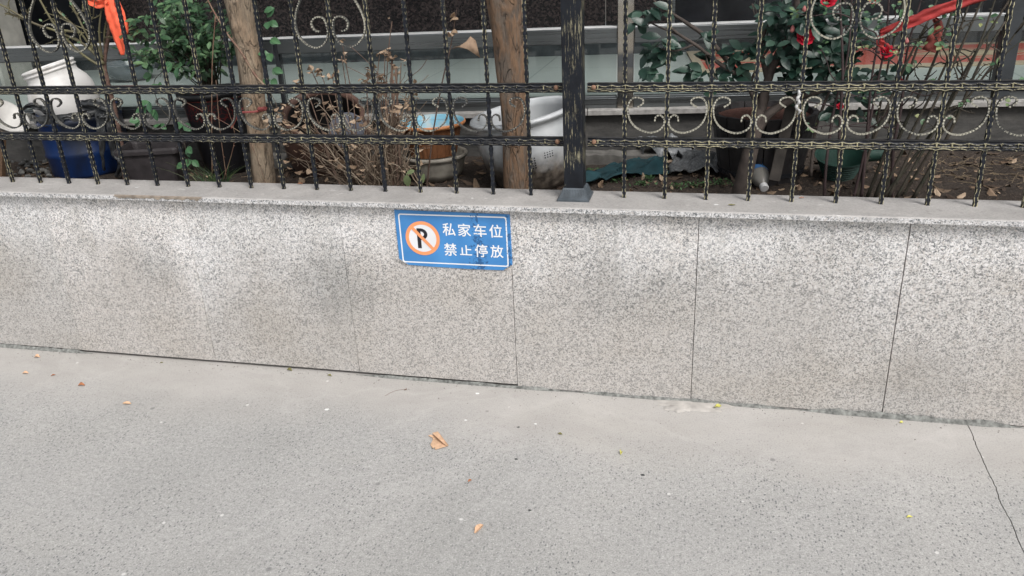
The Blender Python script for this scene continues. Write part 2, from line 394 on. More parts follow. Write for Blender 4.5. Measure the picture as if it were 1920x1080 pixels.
# dropped mortar spill on the pavement
def blob(cx, cyy, rx, ry, h, name, mat, seed, parent=None, n=46):
    m = MB(); vs = [(cx, cyy, h)]
    for rr, hh in ((.5, h), (.85, h*.8), (1, .0006)):
        for k in range(n):
            a_ = 2*math.pi*k/n; w = 1+.45*noise.noise(Vector((math.cos(a_)*1.7+seed, math.sin(a_)*1.7, seed)))+.16*noise.noise(Vector((math.cos(a_)*7+seed, math.sin(a_)*7, seed)))
            vs.append((cx+rx*rr*w*math.cos(a_), min(-.001, cyy+ry*rr*w*math.sin(a_)), hh*(1+.4*noise.noise(Vector((a_*3, rr*5, seed))))))
    fs = [(0, 1+k, 1+(k+1) % n) for k in range(n)]
    for j in range(2): fs += [(1+j*n+k, 1+(j+1)*n+k, 1+(j+1)*n+(k+1) % n, 1+j*n+(k+1) % n) for k in range(n)]
    m.add(vs, fs); return m.build(name, mat, parent, smooth=True)
q = atz(1305, 762, 0)
P(blob(q.x, q.y+.005, .13, .03, .004, 'mortar_spill', M_mortar2, 3.3, wall))
q = atz(1270, 768, 0); P(blob(q.x, q.y+.004, .045, .022, .005, 'mortar_spill', M_mortar2, 8.1, wall))

# ------------------------------------------------------------------ fence
ZL, ZU, ZC, YB, SP = .8611, 1.0304, .6803, .095, .1284
BL, BR = -2.1079, .1246
def baluster_mesh():
    m = MB(); z0, z1 = ZC, 1.78; nl = int((z1-z0)/.0055); vs = []; at_ = []
    for i in range(nl+1):
        z = z0+(z1-z0)*i/nl; tw = .22*math.sin(2*math.pi*(z-z0)/.040); br = 1+.10*math.sin(2*math.pi*(z-z0)/.017+1)
        for k in range(12):
            a_ = 2*math.pi*k/12+math.pi/4+tw
            c = k % 3 == 0; r = (.0078 if c else .0060)*br
            vs.append((r*math.cos(a_), r*math.sin(a_), z)); at_.append(.92+.22*math.sin(2*math.pi*(z-z0)/.020) if c else .30)
    fs = [(i*12+k, i*12+(k+1) % 12, (i+1)*12+(k+1) % 12, (i+1)*12+k) for i in range(nl) for k in range(12)]
    fs += [tuple(range(11,-1,-1)), tuple(nl*12+k for k in range(12))]
    m.add(vs, fs, at_); return m
proto_b = baluster_mesh().build('baluster', M_iron); me_b = proto_b.data; bpy.data.objects.remove(proto_b)
RH = .0140
def rail_bm(x0, x1, zc):
    m = MB(); nx = int((x1-x0)/.0026); nv = 16; vs = []; at_ = []; per = .0425
    for i in range(nx+1):
        x = x0+(x1-x0)*i/nx; ph = (x % per)/per; arch = abs(math.sin(math.pi*ph))
        for j in range(nv+1):
            v = 1-2*j/nv
            wA = .62-.27*arch
            wB = -.20+.27*arch*0.9-.1
            h = 0
            for c, wd, am in ((.62-.34*arch, .12, 1), (-.18+.10*arch-.12, .12, .95), (-.98+.42*arch**.6, .12, 1.0), (.97, .07, .8)):
                h = max(h, am*math.exp(-((v-c)/wd)**2))
            if (ph < .05 or ph > .95) and -.25 < v < .6: h = max(h, .85)
            h *= .9+.3*noise.noise(Vector((x*60, v*3, zc*9)))
            vs.append((x, YB-.0102-.0036*h+(.002 if v < -.93 else 0), zc+RH*v)); at_.append(.08+1.05*h)
    w = nv+1
    fs = [(i*w+j, i*w+j+1, (i+1)*w+j+1, (i+1)*w+j) for i in range(nx) for j in range(nv)]
    m.add(vs, fs, at_)
    b = [(x0, YB-.0108, zc+RH), (x1, YB-.0108, zc+RH), (x1, YB+.0095, zc+RH), (x0, YB+.0095, zc+RH),
         (x0, YB-.0095, zc-RH), (x1, YB-.0095, zc-RH), (x1, YB+.0095, zc-RH), (x0, YB+.0095, zc-RH)]
    m.add(b, [(0,1,2,3), (7,6,5,4), (3,2,6,7), (0,3,7,4), (1,5,6,2)], [.1]*8)
    return m
def strip(path, nrm_y=.0055, t=.0018, notch=.009):
    # flat bar bent in the x-z plane, nicked along its front edge
    pts = crom(path, 9); m = MB(); vs = []; at_ = []; L = 0
    for i, p in enumerate(pts):
        tg = (pts[min(i+1,len(pts)-1)]-pts[max(i-1,0)]).normalized(); n = Vector((-tg.z, 0, tg.x))
        if i: L += (p-pts[i-1]).length
        k = .5+.5*math.sin(2*math.pi*L/notch); e = .0008*k
        for (a_, b_) in ((1, -1), (-1, -1), (-1, 1), (1, 1)):
            vs.append(p + n*a_*(t+(e if b_ < 0 else 0)) + Vector((0, b_*nrm_y*(1 if b_ > 0 else .85+.35*k), 0)))
            at_.append((.74+.24*k) if b_ < 0 else .55)
    N = len(pts)
    fs = [(i*4+k, i*4+(k+1) % 4, (i+1)*4+(k+1) % 4, (i+1)*4+k) for i in range(N-1) for k in range(4)]+[(3,2,1,0), tuple((N-1)*4+k for k in range(4))]
    m.add(vs, fs, at_); return m
low_px = [(365,537),(393,517),(387,496),(352,489),(326,508),(316,550),(328,602),(362,641),(420,664),(468,656),(496,630),(499,597),(480,577),(458,585),(453,610)]
low_pts = [Vector(((x-300)/212*SP, 0, ZU-(y-440)/275*(ZU-ZL))) for x, y in low_px]
up_px = [(572,192),(543,184),(528,150),(552,124),(592,127),(614,165),(617,215),(592,256),(548,271),(495,252),(452,208),(436,150),(446,90),(468,40),(492,0),(530,-60),(575,-115),(604,-150)]
up_pts = [Vector(((x-(612+.115*y))/205*SP, 0, ZU+(480-y)/1568)) for x, y in up_px]
def mir(P_): return [Vector((-p.x, p.y, p.z)) for p in P_]
me_sr = strip(low_pts).build('scroll', M_scroll); me_sl = strip(mir(low_pts)).build('scroll', M_scroll)
me_ul = strip(up_pts, t=.0019).build('large_scroll', M_scroll); me_ur = strip(mir(up_pts), t=.0019).build('large_scroll', M_scroll)
D = [o.data for o in (me_sr, me_sl, me_ul, me_ur)]
for o in (me_sr, me_sl, me_ul, me_ur): bpy.data.objects.remove(o)
def child(name, me, loc, par):
    o = bpy.data.objects.new(name, me); COL.objects.link(o); o.parent = par; o.location = Vector(loc)-par.location
    return o
def fence(label, x0, x1, xb, idx, centres, big, first, last):
    t = thing('iron_fence', label, 'fence', ((x0+x1)/2, YB, ZC), 'iron fence panels on the wall')
    for z in (ZL, ZU, 1.74): P(rail_bm(x0, x1, z).build('rail', M_iron, t))
    for i in idx:
        child('baluster', me_b, (xb+SP*i, YB, 0), t)
    for c in centres:
        x = xb+SP*c
        if c-1 >= first: child('scroll', D[0], (x-SP, YB-.001, 0), t)
        if c+1 <= last: child('scroll', D[1], (x+SP, YB-.001, 0), t)
    for c in big:
        x = xb+SP*c
        child('large_scroll', D[2], (x, YB-.001, 0), t); child('large_scroll', D[3], (x, YB-.001, 0), t)
    return t
f1 = fence('long black and gold wrought iron fence panel running left of the square post', -3.30, -.066, BL, range(-9, 16), range(-8, 15, 2), (-6, 2, 10), -9, 15)
f2 = fence('black and gold wrought iron fence panel running right of the square post', .010, 2.66, BR, range(0, 20), range(1, 19, 2), (5, 13), 0, 19)
def bolt(x, z, par):
    m = MB(); m.lathe([(.0001, -.006), (.0055, -.0055), (.0078, -.002), (.008, 0)], (x, YB-.0125, z), 12, Matrix.Rotation(-math.pi/2, 3, 'X')); P(m.build('bolt', M_rust, par, smooth=True))
for z in (ZL, ZU):
    bolt(-.087, z+.002, f1); bolt(.030, z+.002, f2)
# white tie knot on one scroll
m = MB()
k0 = at(1497, 195, YB-.012)
for q in range(5):
    m.tube([k0+Vector((U(-.006,.006), U(-.004,.004), -.03+.013*q)), k0+Vector((U(-.007,.007), -.004, -.02+.013*q)), k0+Vector((U(-.006,.006), U(-.004,.004), -.012+.013*q))], [.003,.0052,.003], 7)
tag(m.build('wire_tie', simple('white_tie', (.5,.5,.49), .5), smooth=True), 'knotted whitish plastic tie wrapped round a fence scroll', 'tie')
# post
PX0, PX1, PY0 = -.063, -.001, .052
post = thing('fence_post', 'square black iron post with scratched gold paint on a flared foot', 'post', (-.032, .083, ZC))
m = MB(); m.box((PX0, PY0, ZC+.02), (PX1, PY0+.062, 1.86)); P(m.build('shaft', M_post, post, bevel=.003))
m = MB(); cx_, cy_ = -.032, PY0+.031; vs = []
prof = [(.052, 0), (.052, .006), (.046, .010), (.041, .022), (.036, .036), (.033, .040)]
for r, h in prof:
    for sx, sy_ in ((-1,-1),(1,-1),(1,1),(-1,1)): vs.append((cx_+sx*r, cy_+sy_*r, ZC+h))
m.add(vs, [(i*4+k, i*4+(k+1) % 4, (i+1)*4+(k+1) % 4, (i+1)*4+k) for i in range(len(prof)-1) for k in range(4)]+[(3,2,1,0), (20,21,22,23)])
for k in range(-4, 5):      # fluted rays on the sloping foot
    x = cx_+k*.0085; m.tube([(x*1.0+(k*.0012), cy_-.0445, ZC+.011), (x, cy_-.0368, ZC+.036)], [.0018, .0012], 5)
    m.tube([(cx_+.0445, cy_+k*.0097, ZC+.011), (cx_+.0368, cy_+k*.0085, ZC+.036)], [.0018, .0012], 5)
P(m.build('foot', M_base, post))
m = MB(); m.box((cx_-.04, cy_-.04, 1.86), (cx_+.04, cy_+.04, 1.875)); P(m.build('cap', M_post, post, bevel=.003))

# ------------------------------------------------------------------ sign
sign = thing('parking_sign', 'blue private parking sign with crossed-out P fixed under the coping', 'sign', (-.432, 0, .55))
SX, SZ = -.63, .4505; SW, SH = .396, .197
def signmat():
    g = NG('sign_blue'); xyz = g.sep(g.pos); x, z = xyz[0], xyz[2]
    c = g.ramp(g.noise(9, 4), [(.3, (.045,.20,.48)), (.7, (.07,.27,.60))])
    d = g.math('ABSOLUTE', g.math('SUBTRACT', x, -.345)); d2 = g.math('ABSOLUTE', g.math('SUBTRACT', x, -.24))
    cl = g.math('MAXIMUM', g.ramp(d, [(0, 1), (.055, 0)]), g.math('MULTIPLY', g.ramp(d2, [(0, 1), (.02, 0)]), .95))
    cl = g.math('MULTIPLY', cl, g.ramp(g.math('SUBTRACT', z, g.math('MULTIPLY', x, .1)), [(.50, 1.15), (.66, .75)]))
    f = g.math('ADD', g.math('MULTIPLY', cl, .32), g.noise(75, 5, rough=.7))
    mk = g.math('MULTIPLY', g.ramp(f, [(.74, 0), (.79, 1)]), .8)
    return g.out(g.mix(mk, c, (.015,.07,.19)), .42, 0, g.noise(50, 2), .1, .002)
def flecked(name, c, dark):
    g = NG(name); x = g.sep(g.pos)[0]
    cl = g.math('MAXIMUM', g.ramp(g.math('ABSOLUTE', g.math('SUBTRACT', x, -.345)), [(0, 1), (.055, 0)]), g.ramp(g.math('ABSOLUTE', g.math('SUBTRACT', x, -.245)), [(0, 1), (.02, 0)]))
    mk = g.ramp(g.math('ADD', g.math('MULTIPLY', cl, .2), g.noise(120, 5, rough=.7)), [(.745, 0), (.785, 1)])
    return g.out(g.mix(mk, c, dark), .45)
M_blue = signmat(); M_white = flecked('sign_white', (.80,.81,.82), (.04,.12,.25)); M_org = simple('sign_orange', (.85,.33,.14), .45, .08)
M_black = simple('sign_black', (.012,.012,.018), .45)
m = MB(); ys = -.0045
outl = [(0,.022),(.032,.001),(.12,-.002),(.24,-.004),(SW-.030,-.003),(SW+.002,.018),(SW+.001,SH-.004),(0,SH)]
n = len(outl); vs = [(SX+x, ys, SZ+z) for x, z in outl]+[(SX+x, -.0015, SZ+z) for x, z in outl]
m.add(vs, [tuple(range(n)), tuple(range(2*n-1, n-1, -1))]+[(k, k+n, (k+1) % n+n, (k+1) % n) for k in range(n)]); P(m.build('plate', M_blue, sign))
# folded-forward white corners (bare back of the sheet)
for A, B, Cc in (((.0,.022),(.032,.001),(.026,.017)), ((SW-.030,-.003),(SW+.002,.018),(SW-.010,.022))):
    m = MB(); m.add([(SX+A[0], ys, SZ+A[1]), (SX+B[0], ys, SZ+B[1]), (SX+Cc[0]*.4+(A[0]+B[0])*.3, ys-.010, SZ+Cc[1]*.4+(A[1]+B[1])*.3),
        (SX+A[0], ys+.001, SZ+A[1]), (SX+B[0], ys+.001, SZ+B[1])], [(0,1,2),(3,2,4),(0,2,3),(1,4,2)])
    P(m.build('folded_corner', simple('bare_back', (.5,.48,.44), .5), sign))
def ring(m, pts_o, pts_i, y):
    n = len(pts_o); vs = [(p[0], y, p[1]) for p in pts_o]+[(p[0], y, p[1]) for p in pts_i]
    m.add(vs, [(k, (k+1) % n, (k+1) % n+n, k+n) for k in range(n)])
def rrect(x0, z0, x1, z1, r, n=7):
    out = []
    for cx, cz, a0_ in ((x1-r, z0+r, -90), (x1-r, z1-r, 0), (x0+r, z1-r, 90), (x0+r, z0+r, 180)):
        for i in range(n): a_ = math.radians(a0_+90*i/(n-1)); out.append((cx+r*math.cos(a_), cz+r*math.sin(a_)))
    return out
bx0, bz0, bx1, bz1 = SX+.012, SZ+.010, SX+SW-.010, SZ+SH-.012
m = MB(); ring(m, rrect(bx0, bz0, bx1, bz1, .008), rrect(bx0+.0044, bz0+.0044, bx1-.0044, bz1-.0044, .006), ys-.0004); P(m.build('border', M_white, sign))
ccx, ccz, R_ = SX+.092, SZ+.100, .0605
cir = lambda r: [(ccx+r*math.cos(2*math.pi*k/64), ccz+r*math.sin(2*math.pi*k/64)) for k in range(64)]
m = MB(); m.add([(p[0], ys-.0004, p[1]) for p in cir(.052)], [tuple(range(64))]); P(m.build('disc', simple('disc_white', (.74,.75,.77), .45, .05), sign))
m = MB(); ring(m, cir(R_), cir(.0485), ys-.0010)
a_ = math.radians(-47); dx, dz = math.cos(a_), math.sin(a_); h = .0055
m.add([(ccx+dx*s1*.0495-dz*s2*h, ys-.0016, ccz+dz*s1*.0495+dx*s2*h) for s1, s2 in ((-1,-1),(1,-1),(1,1),(-1,1))], [(0,1,2,3)])
P(m.build('no_parking_ring', M_org, sign))
def glyph(ch, x, z, sx, sz, y, mat, name, off=.012):
    c = bpy.data.curves.new('t', 'FONT'); c.body = ch; c.size = 1; c.resolution_u = 3
    o = bpy.data.objects.new('t', c); COL.objects.link(o); bpy.context.view_layer.update()
    me = bpy.data.meshes.new_from_object(o.evaluated_get(bpy.context.evaluated_depsgraph_get()))
    xs_ = [v.co.x for v in me.vertices]; zs_ = [v.co.y for v in me.vertices]
    mx, mn, zx, zn = max(xs_), min(xs_), max(zs_), min(zs_)
    mm = MB()
    for q_, (ox, oz) in enumerate(((0,0),(off,0),(-off,0),(0,off),(0,-off),(off*.7,off*.7),(-off*.7,off*.7),(off*.7,-off*.7),(-off*.7,-off*.7))):
        mm.add([(x+ox+((v.co.x-mn)/(mx-mn)-.5)*sx, y-.00003*q_, z+oz+((v.co.y-zn)/(zx-zn)-.5)*sz) for v in me.vertices], [tuple(p.vertices) for p in me.polygons])
    bpy.data.objects.remove(o); bpy.data.meshes.remove(me)
    return P(mm.build(name, mat, sign))
m = MB(); bw = [(ccx-.006+.024*math.cos(t), ccz+.0145+.0205*math.sin(t)) for t in [math.radians(-90+180*k/20) for k in range(21)]]
bi_ = [(ccx-.006+.012*math.cos(t), ccz+.0145+.0095*math.sin(t)) for t in [math.radians(-90+180*k/20) for k in range(21)]]
n = 21; m.add([(p[0], ys-.0008, p[1]) for p in bw+bi_], [(k, k+1, k+1+n, k+n) for k in range(n-1)])
for (x0_, z0_, x1_, z1_) in ((-.019,-.036,-.0058,.035), (-.0058,.024,-.0055,.035)): m.add([(ccx+x0_, ys-.00085, ccz+z0_), (ccx+x1_, ys-.00085, ccz+z0_), (ccx+x1_, ys-.00085, ccz+z1_), (ccx+x0_, ys-.00085, ccz+z1_)], [(0,1,2,3)])
P(m.build('letter', M_black, sign))
for row, txt, zz in ((0, '私家车位', SZ+.1345), (1, '禁止停放', SZ+.0635)):
    for k, ch in enumerate(txt):
        glyph(ch, SX+.187+.0535*k, zz,   .043 if ch != '止' else .041, .044 if ch != '止' else .035, ys-.0005, M_white, 'character', .0006)

# ------------------------------------------------------------------ garden bed
ZS = .535
g = NG('soil_mat')
sc_ = g.mix(g.noise(18, 6, rough=.7), (.018,.013,.010), (.075,.055,.042))
sc_ = g.mix(g.ramp(g.noise(160, 3), [(.58, 0), (.7, 1)]), sc_, (.14,.105,.075))
M_soil = g.out(sc_, .95, 0, g.noise(60, 6, rough=.7), 1, .02)
def soil_h(x, y): return ZS+.022*noise.noise(Vector((x*3, y*3, 0)))+.014*noise.noise(Vector((x*11, y*11, 2)))+.006*noise.noise(Vector((x*35, y*35, 5)))+(.035*max(0, min(1, (x-.9)/.5))*max(0, noise.noise(Vector((x*2.2, y*4, 9)))+.3))
m = MB(); NX, NY = 460, 64; X0, X1, Y0, Y1 = -5.5, 4.5, .14, 1.9
for i in range(NX+1):
    for j in range(NY+1):
        x = X0+(X1-X0)*i/NX; y = Y0+(Y1-Y0)*j/NY; m.v.append((x, y, soil_h(x, y))); m.a.append(0)
m.f = [(i*(NY+1)+j, (i+1)*(NY+1)+j, (i+1)*(NY+1)+j+1, i*(NY+1)+j+1) for i in range(NX) for j in range(NY)]; m.mi = [0]*len(m.f)
tag(m.build('soil', M_soil, smooth=True), kind='structure')
M_dry = leafmat('dead_leaves', (.17,.11,.07), (.38,.27,.18), (.56,.43,.31), .8)
M_dryd = leafmat('dark_litter', (.035,.022,.015), (.09,.06,.04), (.20,.14,.09), .85)
m = MB()
for q in range(2600):
    x, y = U(-3.6, 2.8), U(.2, 1.3); r = U(.006, .02) if U(0,1) < .9 else U(.02, .035)
    m.crumple(Vector((x, y, soil_h(x, y)+r*.25)), r, .5, n=2)
tag(m.build('leaf_litter', M_dryd), 'scattered dark leaf litter and bark bits on the soil', 'leaf litter', kind='stuff')
m = MB()
for q in range(420):
    if q < 260: x, y = U(-.05, 2.6), U(.2, 1.2)
    else: x, y = U(-3, 0), U(.2, 1.0)
    r = U(.010, .024); m.crumple(Vector((x, y, soil_h(x, y)+r*.4)), r, .5, n=3)
tag(m.build('fallen_leaves', M_dry), 'pale tan fallen leaves strewn over the soil bed', 'leaves', kind='stuff')
M_gr = leafmat('weed_green', (.035,.085,.03), (.06,.14,.045), None, .6)
m = MB()
for cu, cv in ((1155,335),(1300,345),(1320,348),(1205,345),(1215,338),(1270,350),(1100,318),(1380,352),(1352,345)):
    c = atz(cu, cv, ZS+.01)
    for q in range(46):
        an = U(0, 6.28); rr = abs(rnd.gauss(0, .028)); p = Vector((c.x+rr*math.cos(an), c.y+rr*math.sin(an), soil_h(c.x, c.y)+U(.0,.014)))
        m.leaf(p, Vector((U(-1,1),U(-1,1),U(.2,1))), Vector((0,0,1)), U(.008,.016), U(.005,.009))
tag(m.build('moss_weeds', M_gr), 'tiny green weeds and moss on the soil behind the post', 'weeds', kind='stuff')
# straw on the right
m = MB()
for q in range(120):
    c = atz(U(1730, 1920), U(275, 345), ZS+.02); an = U(-1.2, 1.6); L = U(.02, .08)
    p = Vector((c.x, c.y, soil_h(c.x, c.y)+U(.003,.02))); d = Vector((math.cos(an), math.sin(an), U(-.15,.15)))
    m.tube([p, p+d*L*.5+Vector((0,0,.004)), p+d*L], .0009, 3)
tag(m.build('straw', simple('straw_mat', (.16,.12,.075), .8)), 'thin dry straw scattered on the soil at the right', 'straw', kind='stuff')

# ------------------------------------------------------------------ building behind (its front is turned a few degrees)
BM = Matrix.Translation((-.158, 1.20, 0)) @ Matrix.Rotation(math.atan(.118), 4, 'Z')
M_plinth = NG('plinth_mat'); g = M_plinth
M_plinth = g.out(g.mix(g.ramp(g.noise(7, 5, sc=(.5,1,2), rough=.7), [(.35, 0), (.7, 1)]), (.038,.038,.037), (.11,.105,.098)), .9, 0, g.noise(40, 5), .6, .006)
M_ledge = simple('ledge_granite', (.30,.29,.275), .7, .3, 40, bs=.2)
build_wall = thing('plinth_wall', 'dark rendered plinth wall with granite ledge behind the garden bed', 'wall', BM @ Vector((0,0,.4)))
m = MB(); m.box((-6,.02,.3), (6,.5,.715), BM); P(m.build('render_face', M_plinth, build_wall))
m = MB()
for x0 in [-6+1.2*k for k in range(10)]: m.box((x0,-.015,.716), (x0+1.197,.26,.738), BM)
P(m.build('ledge', M_ledge, build_wall, bevel=.002))
# steel glazed screen
g = NG('brushed_steel'); st = g.noise(1, 4, sc=(3,3,160))
M_steel = g.out(g.ramp(g.noise(1.6, 3), [(.3, (.15,.165,.17)), (.7, (.24,.255,.26))]), g.ramp(st, [(.3, .22), (.7, .42)]), .95, g.noise(8, 2), .12, .02)
g = NG('steel_post'); M_steelp = g.out(g.ramp(g.noise(5, 2, sc=(1,1,2)), [(.35, (.18,.19,.2)), (.5, (.55,.50,.42)), (.7, (.62,.6,.56))]), .22, .95)
M_skylit = simple('skylit_tone', (.55,.56,.56), .35, .1, 8)  # pale tone standing in for sky light on the rail's top edge
M_blk = simple('black_granite', (.02,.022,.026), .12, .3, 8, bs=.02)
M_dkst = simple('dark_frame', (.035,.04,.045), .4, .2)
screen = thing('glazed_screen', 'low steel framed glass screen standing on the granite ledge', 'glass screen', BM @ Vector((0,.06,.738)))
def glassmat():
    m_, n_, l_, b_ = newmat('clear_glass'); n_.remove(b_)
    tr = n_.new('ShaderNodeBsdfTransparent'); tr.inputs[0].default_value = (.86,.90,.89,1); gl = n_.new('ShaderNodeBsdfGlossy'); gl.inputs['Roughness'].default_value = .03
    fr = n_.new('ShaderNodeFresnel'); fr.inputs[0].default_value = 1.45; mx = n_.new('ShaderNodeMixShader')
    l_.new(fr.outputs[0], mx.inputs[0]); l_.new(tr.outputs[0], mx.inputs[1]); l_.new(gl.outputs[0], mx.inputs[2]); l_.new(mx.outputs[0], n_['Material Output'].inputs[0]); return m_
M_glass = glassmat()
zb0, zb1, zt0, zt1 = .7385, .790, 1.018, 1.083
bi0_ = BM.inverted(); prx = (bi0_ @ at(1880, 90, 1.41)).x; thx = (bi0_ @ at(512, 130, 1.03)).x; pmx = (bi0_ @ at(1158, 100, 1.2)).x
posts_x = [-4.6, -2.98, pmx, prx, 3.9]
pu = [(-6, -4.602), (-4.528, -2.982), (-2.908, thx-.001), (thx+.019, pmx-.002), (pmx+.072, prx-.002), (prx+.072, 3.898), (3.972, 6)]
for (x0, x1) in pu:
    m = MB(); m.box((x0, .035, zt0), (x1, .085, zt1), BM); P(m.build('top_rail', M_steel, screen, bevel=.003))
    m = MB(); m.box((x0, .033, zt1+.0005), (x1, .087, zt1+.006), BM); P(m.build('skylit_strip', M_skylit, screen, bevel=.001))  # thin strip added to paint the top rail's sky-lit edge
    m = MB(); m.box((x0, .035, zb0), (x1, .085, zb1-.008), BM); m.box((x0, .045, zb1-.008), (x1, .075, zb1), BM); P(m.build('bottom_rail', M_steel, screen, bevel=.002))
    m = MB(); m.box((x0+.002, .056, zb1), (x1-.002, .062, zt0), BM); P(m.build('glass_pane', M_glass, screen))
for x in posts_x:
    m = MB(); m.box((x, .028, zb0), (x+.07, .092, 2.6), BM); P(m.build('steel_post', M_dkst if x == prx else M_steelp, screen, bevel=.003))
m = MB(); m.box((thx, .04, zb0), (thx+.018, .08, zt1), BM); P(m.build('joint_strip', M_blk, screen))
m = MB(); m.box((-6, .03, 2.6), (6, .09, 2.66), BM); P(m.build('head_rail', M_steel, screen))
# porch floor with tile joints, facade behind, ceiling
g = NG('porch_tiles'); ob = g.map(g.pos, (1,1,1))
br = g.n.new('ShaderNodeTexBrick'); br.offset = 0; br.inputs['Scale'].default_value = 1; br.inputs['Brick Width'].default_value = .6; br.inputs['Row Height'].default_value = .6
br.inputs['Mortar Size'].default_value = .004; br.inputs['Color1'].default_value = (.43,.47,.46,1); br.inputs['Color2'].default_value = (.46,.50,.485,1); br.inputs['Mortar'].default_value = (.24,.27,.26,1)
g.l.new(g.pos, br.inputs['Vector'])
M_tile = g.out(g.mix(g.ramp(g.noise(4, 5, sc=(1,4,1)), [(.4, 0), (.7, .35)]), br.outputs['Color'], (.42,.45,.43)), .35, 0)
FY = 1.72
m = MB(); m.box((-6.2,.27,.3), (6.2,FY+2,.745), BM); tag(m.build('porch_floor', M_tile), kind='structure')
g = NG('brown_granite'); gv = g.sep(g.vor(90))[0]
M_brown = g.out(g.ramp(g.math('ADD', g.math('MULTIPLY', gv, .6), g.math('MULTIPLY', g.noise(200, 2), .4)), [(.25, (.008,.007,.008)), (.5, (.020,.016,.017)), (.75, (.055,.042,.041))]), .22, 0)
fac = thing('shop_facade', 'dark polished granite front of the building behind the porch', 'building facade', BM @ Vector((0,FY,.745)))
m = MB(); m.box((-6,FY,.745), (.44,FY+.1,.86), BM); m.box((.44,FY+.01,.745), (6,FY+.1,.86), BM); P(m.build('skirting', simple('skirting_stone', (.045,.05,.056), .3, .3, 20, bs=.03), fac))
fl = (bi0 := BM.inverted()) @ at(255, 40, 2.7)
m = MB(); m.box((-6, FY+.005, .862), (fl.x, FY+.1, 1.262), BM); P(m.build('dark_panel', M_blk, fac))
for x0, x1 in [(fl.x+.003+.8*k, min(.44, fl.x+.8*k+.8)) for k in range(9) if fl.x+.8*k < .42]:
    m = MB(); m.box((x0, FY+.012, .862), (x1, FY+.1, 1.26), BM); P(m.build('granite_slab', M_brown, fac))
m = MB(); m.box((-6,FY-.02,1.262), (.44,FY+.1,1.32), BM); P(m.build('sill', M_blk, fac, bevel=.006))
m = MB(); m.box((-6,FY+.01,1.32), (.44,FY+.1,3.1), BM); P(m.build('upper_wall', M_dkst, fac))
m = MB(); m.box((.445,FY-.01,.86), (.485,FY+.1,3.1), BM); P(m.build('door_jamb', M_steel, fac))
for k in range(4):
    m = MB(); m.box((.487+.9*k,FY+.02,.862), (.487+.9*k+.88,FY+.06,3.1), BM); P(m.build('door_leaf', M_blk, fac))
m = MB(); m.box((-6.2,.0,3.1), (6.2,FY+1,3.3), BM); P(m.build('porch_ceiling', simple('ceiling_paint', (.35,.35,.34), .8), fac))
for x in (-6.2, 6.05):
    m = MB(); m.box((x,.1,.75), (x+.15,FY,3.1), BM); P(m.build('side_wall', M_plinth, fac))
# grey pillar at the left of the porch
px = at(0, 100, 2.0)
bi = BM.inverted()
pl = bi @ at(24, 60, 1.9)
m = MB(); m.box((-4.4, pl.y-.25, .746), (pl.x+.03, pl.y+.02, 3.09), BM); 
pil = thing('grey_pillar', 'flat grey painted pillar with a pale corner strip at far left', 'pillar', BM @ Vector((pl.x-.3, pl.y, .746)))
P(m.build('shaft', simple('pillar_grey', (.17,.175,.17), .7, .15, 3), pil))
m = MB(); m.box((pl.x+.03, pl.y-.255, .746), (pl.x+.052, pl.y+.02, 3.08), BM); P(m.build('corner_strip', simple('corner_strip_mat', (.36,.35,.32), .6), pil))
# carpet with border and loop motif
cor = bi @ atz(1283, 100, .757); nr = bi @ atz(1345, 133, .757); far = bi @ atz(1330, 88, .757)
cx0, cy0, cy1 = min(cor.x, nr.x)+.02, max(.45, nr.y), FY-.04
g = NG('carpet_mat'); M4 = BM.inverted()
tc = g.n.new('ShaderNodeTexCoord').outputs['Object']; xyz = g.sep(tc); X_, Y_ = xyz[0], xyz[1]
cyw = cy1-cy0
yy = g.math('DIVIDE', Y_, cyw); dist_e = g.math('MINIMUM', yy, g.math('SUBTRACT', 1, yy))
lens = g.math('MULTIPLY_ADD', g.math('COSINE', g.math('MULTIPLY_ADD', X_, 5.6, -2.2)), .12, .03)
dl = g.math('SUBTRACT', g.math('ABSOLUTE', g.math('SUBTRACT', yy, .5)), lens)
c_ = g.mix(g.ramp(dl, [(.0, 0), (.012, 1)]), (.50,.42,.28), (.45,.07,.05))
c_ = g.mix(g.ramp(g.math('ABSOLUTE', g.math('ADD', dl, .03)), [(.008, 1), (.016, 0)]), c_, (.30,.17,.10))
c_ = g.mix(g.ramp(g.math('ABSOLUTE', g.math('SUBTRACT', dl, .07)), [(.010, 1), (.018, 0)]), c_, (.46,.36,.25))
c_ = g.mix(g.math('LESS_THAN', dist_e, .10), c_, (.44,.38,.28))
c_ = g.mix(g.math('LESS_THAN', X_, .05), c_, (.44,.38,.28))
M_carp = g.out(g.mix(g.math('MULTIPLY', g.noise(150, 2), .4), c_, (.25,.12,.09)), .95)
m = MB(); m.box((0,0,0), (4.6-cx0,cyw,.010)); ca = m.build('red_carpet', M_carp); ca.matrix_world = BM @ Matrix.Translation((cx0, cy0, .746))
tag(ca, 'red and cream patterned carpet lying on the porch floor', 'carpet')
# things on the porch, seen through the glass at left
M_blueb = simple('blue_plastic', (.006,.014,.055), .35, .3, 6)
def lathe_obj(name, prof, c, mat, par=None, n=40, M=None, smooth=True, wob=0, sol=0):
    m = MB(); m.lathe(prof, c, n, M, wob=wob); o = m.build(name, mat, par, smooth=smooth, solid=sol)
    if par: P(o)
    return o
q = atz(78, 118, .76)
o = thing('storage_drum', 'dark blue plastic drum standing on the porch behind the glass', 'drum', (q.x, q.y+.45, .746))
lathe_obj('body', [(0,0),(.21,0),(.225,.03),(.225,.16),(.232,.17),(.225,.18),(.225,.36),(.232,.37),(.225,.38),(.215,.5)], o.location, M_blueb, o)
lathe_obj('lid', [(.0,.515),(.20,.515),(.228,.51),(.228,.495),(.215,.495)], o.location, M_blk, o)
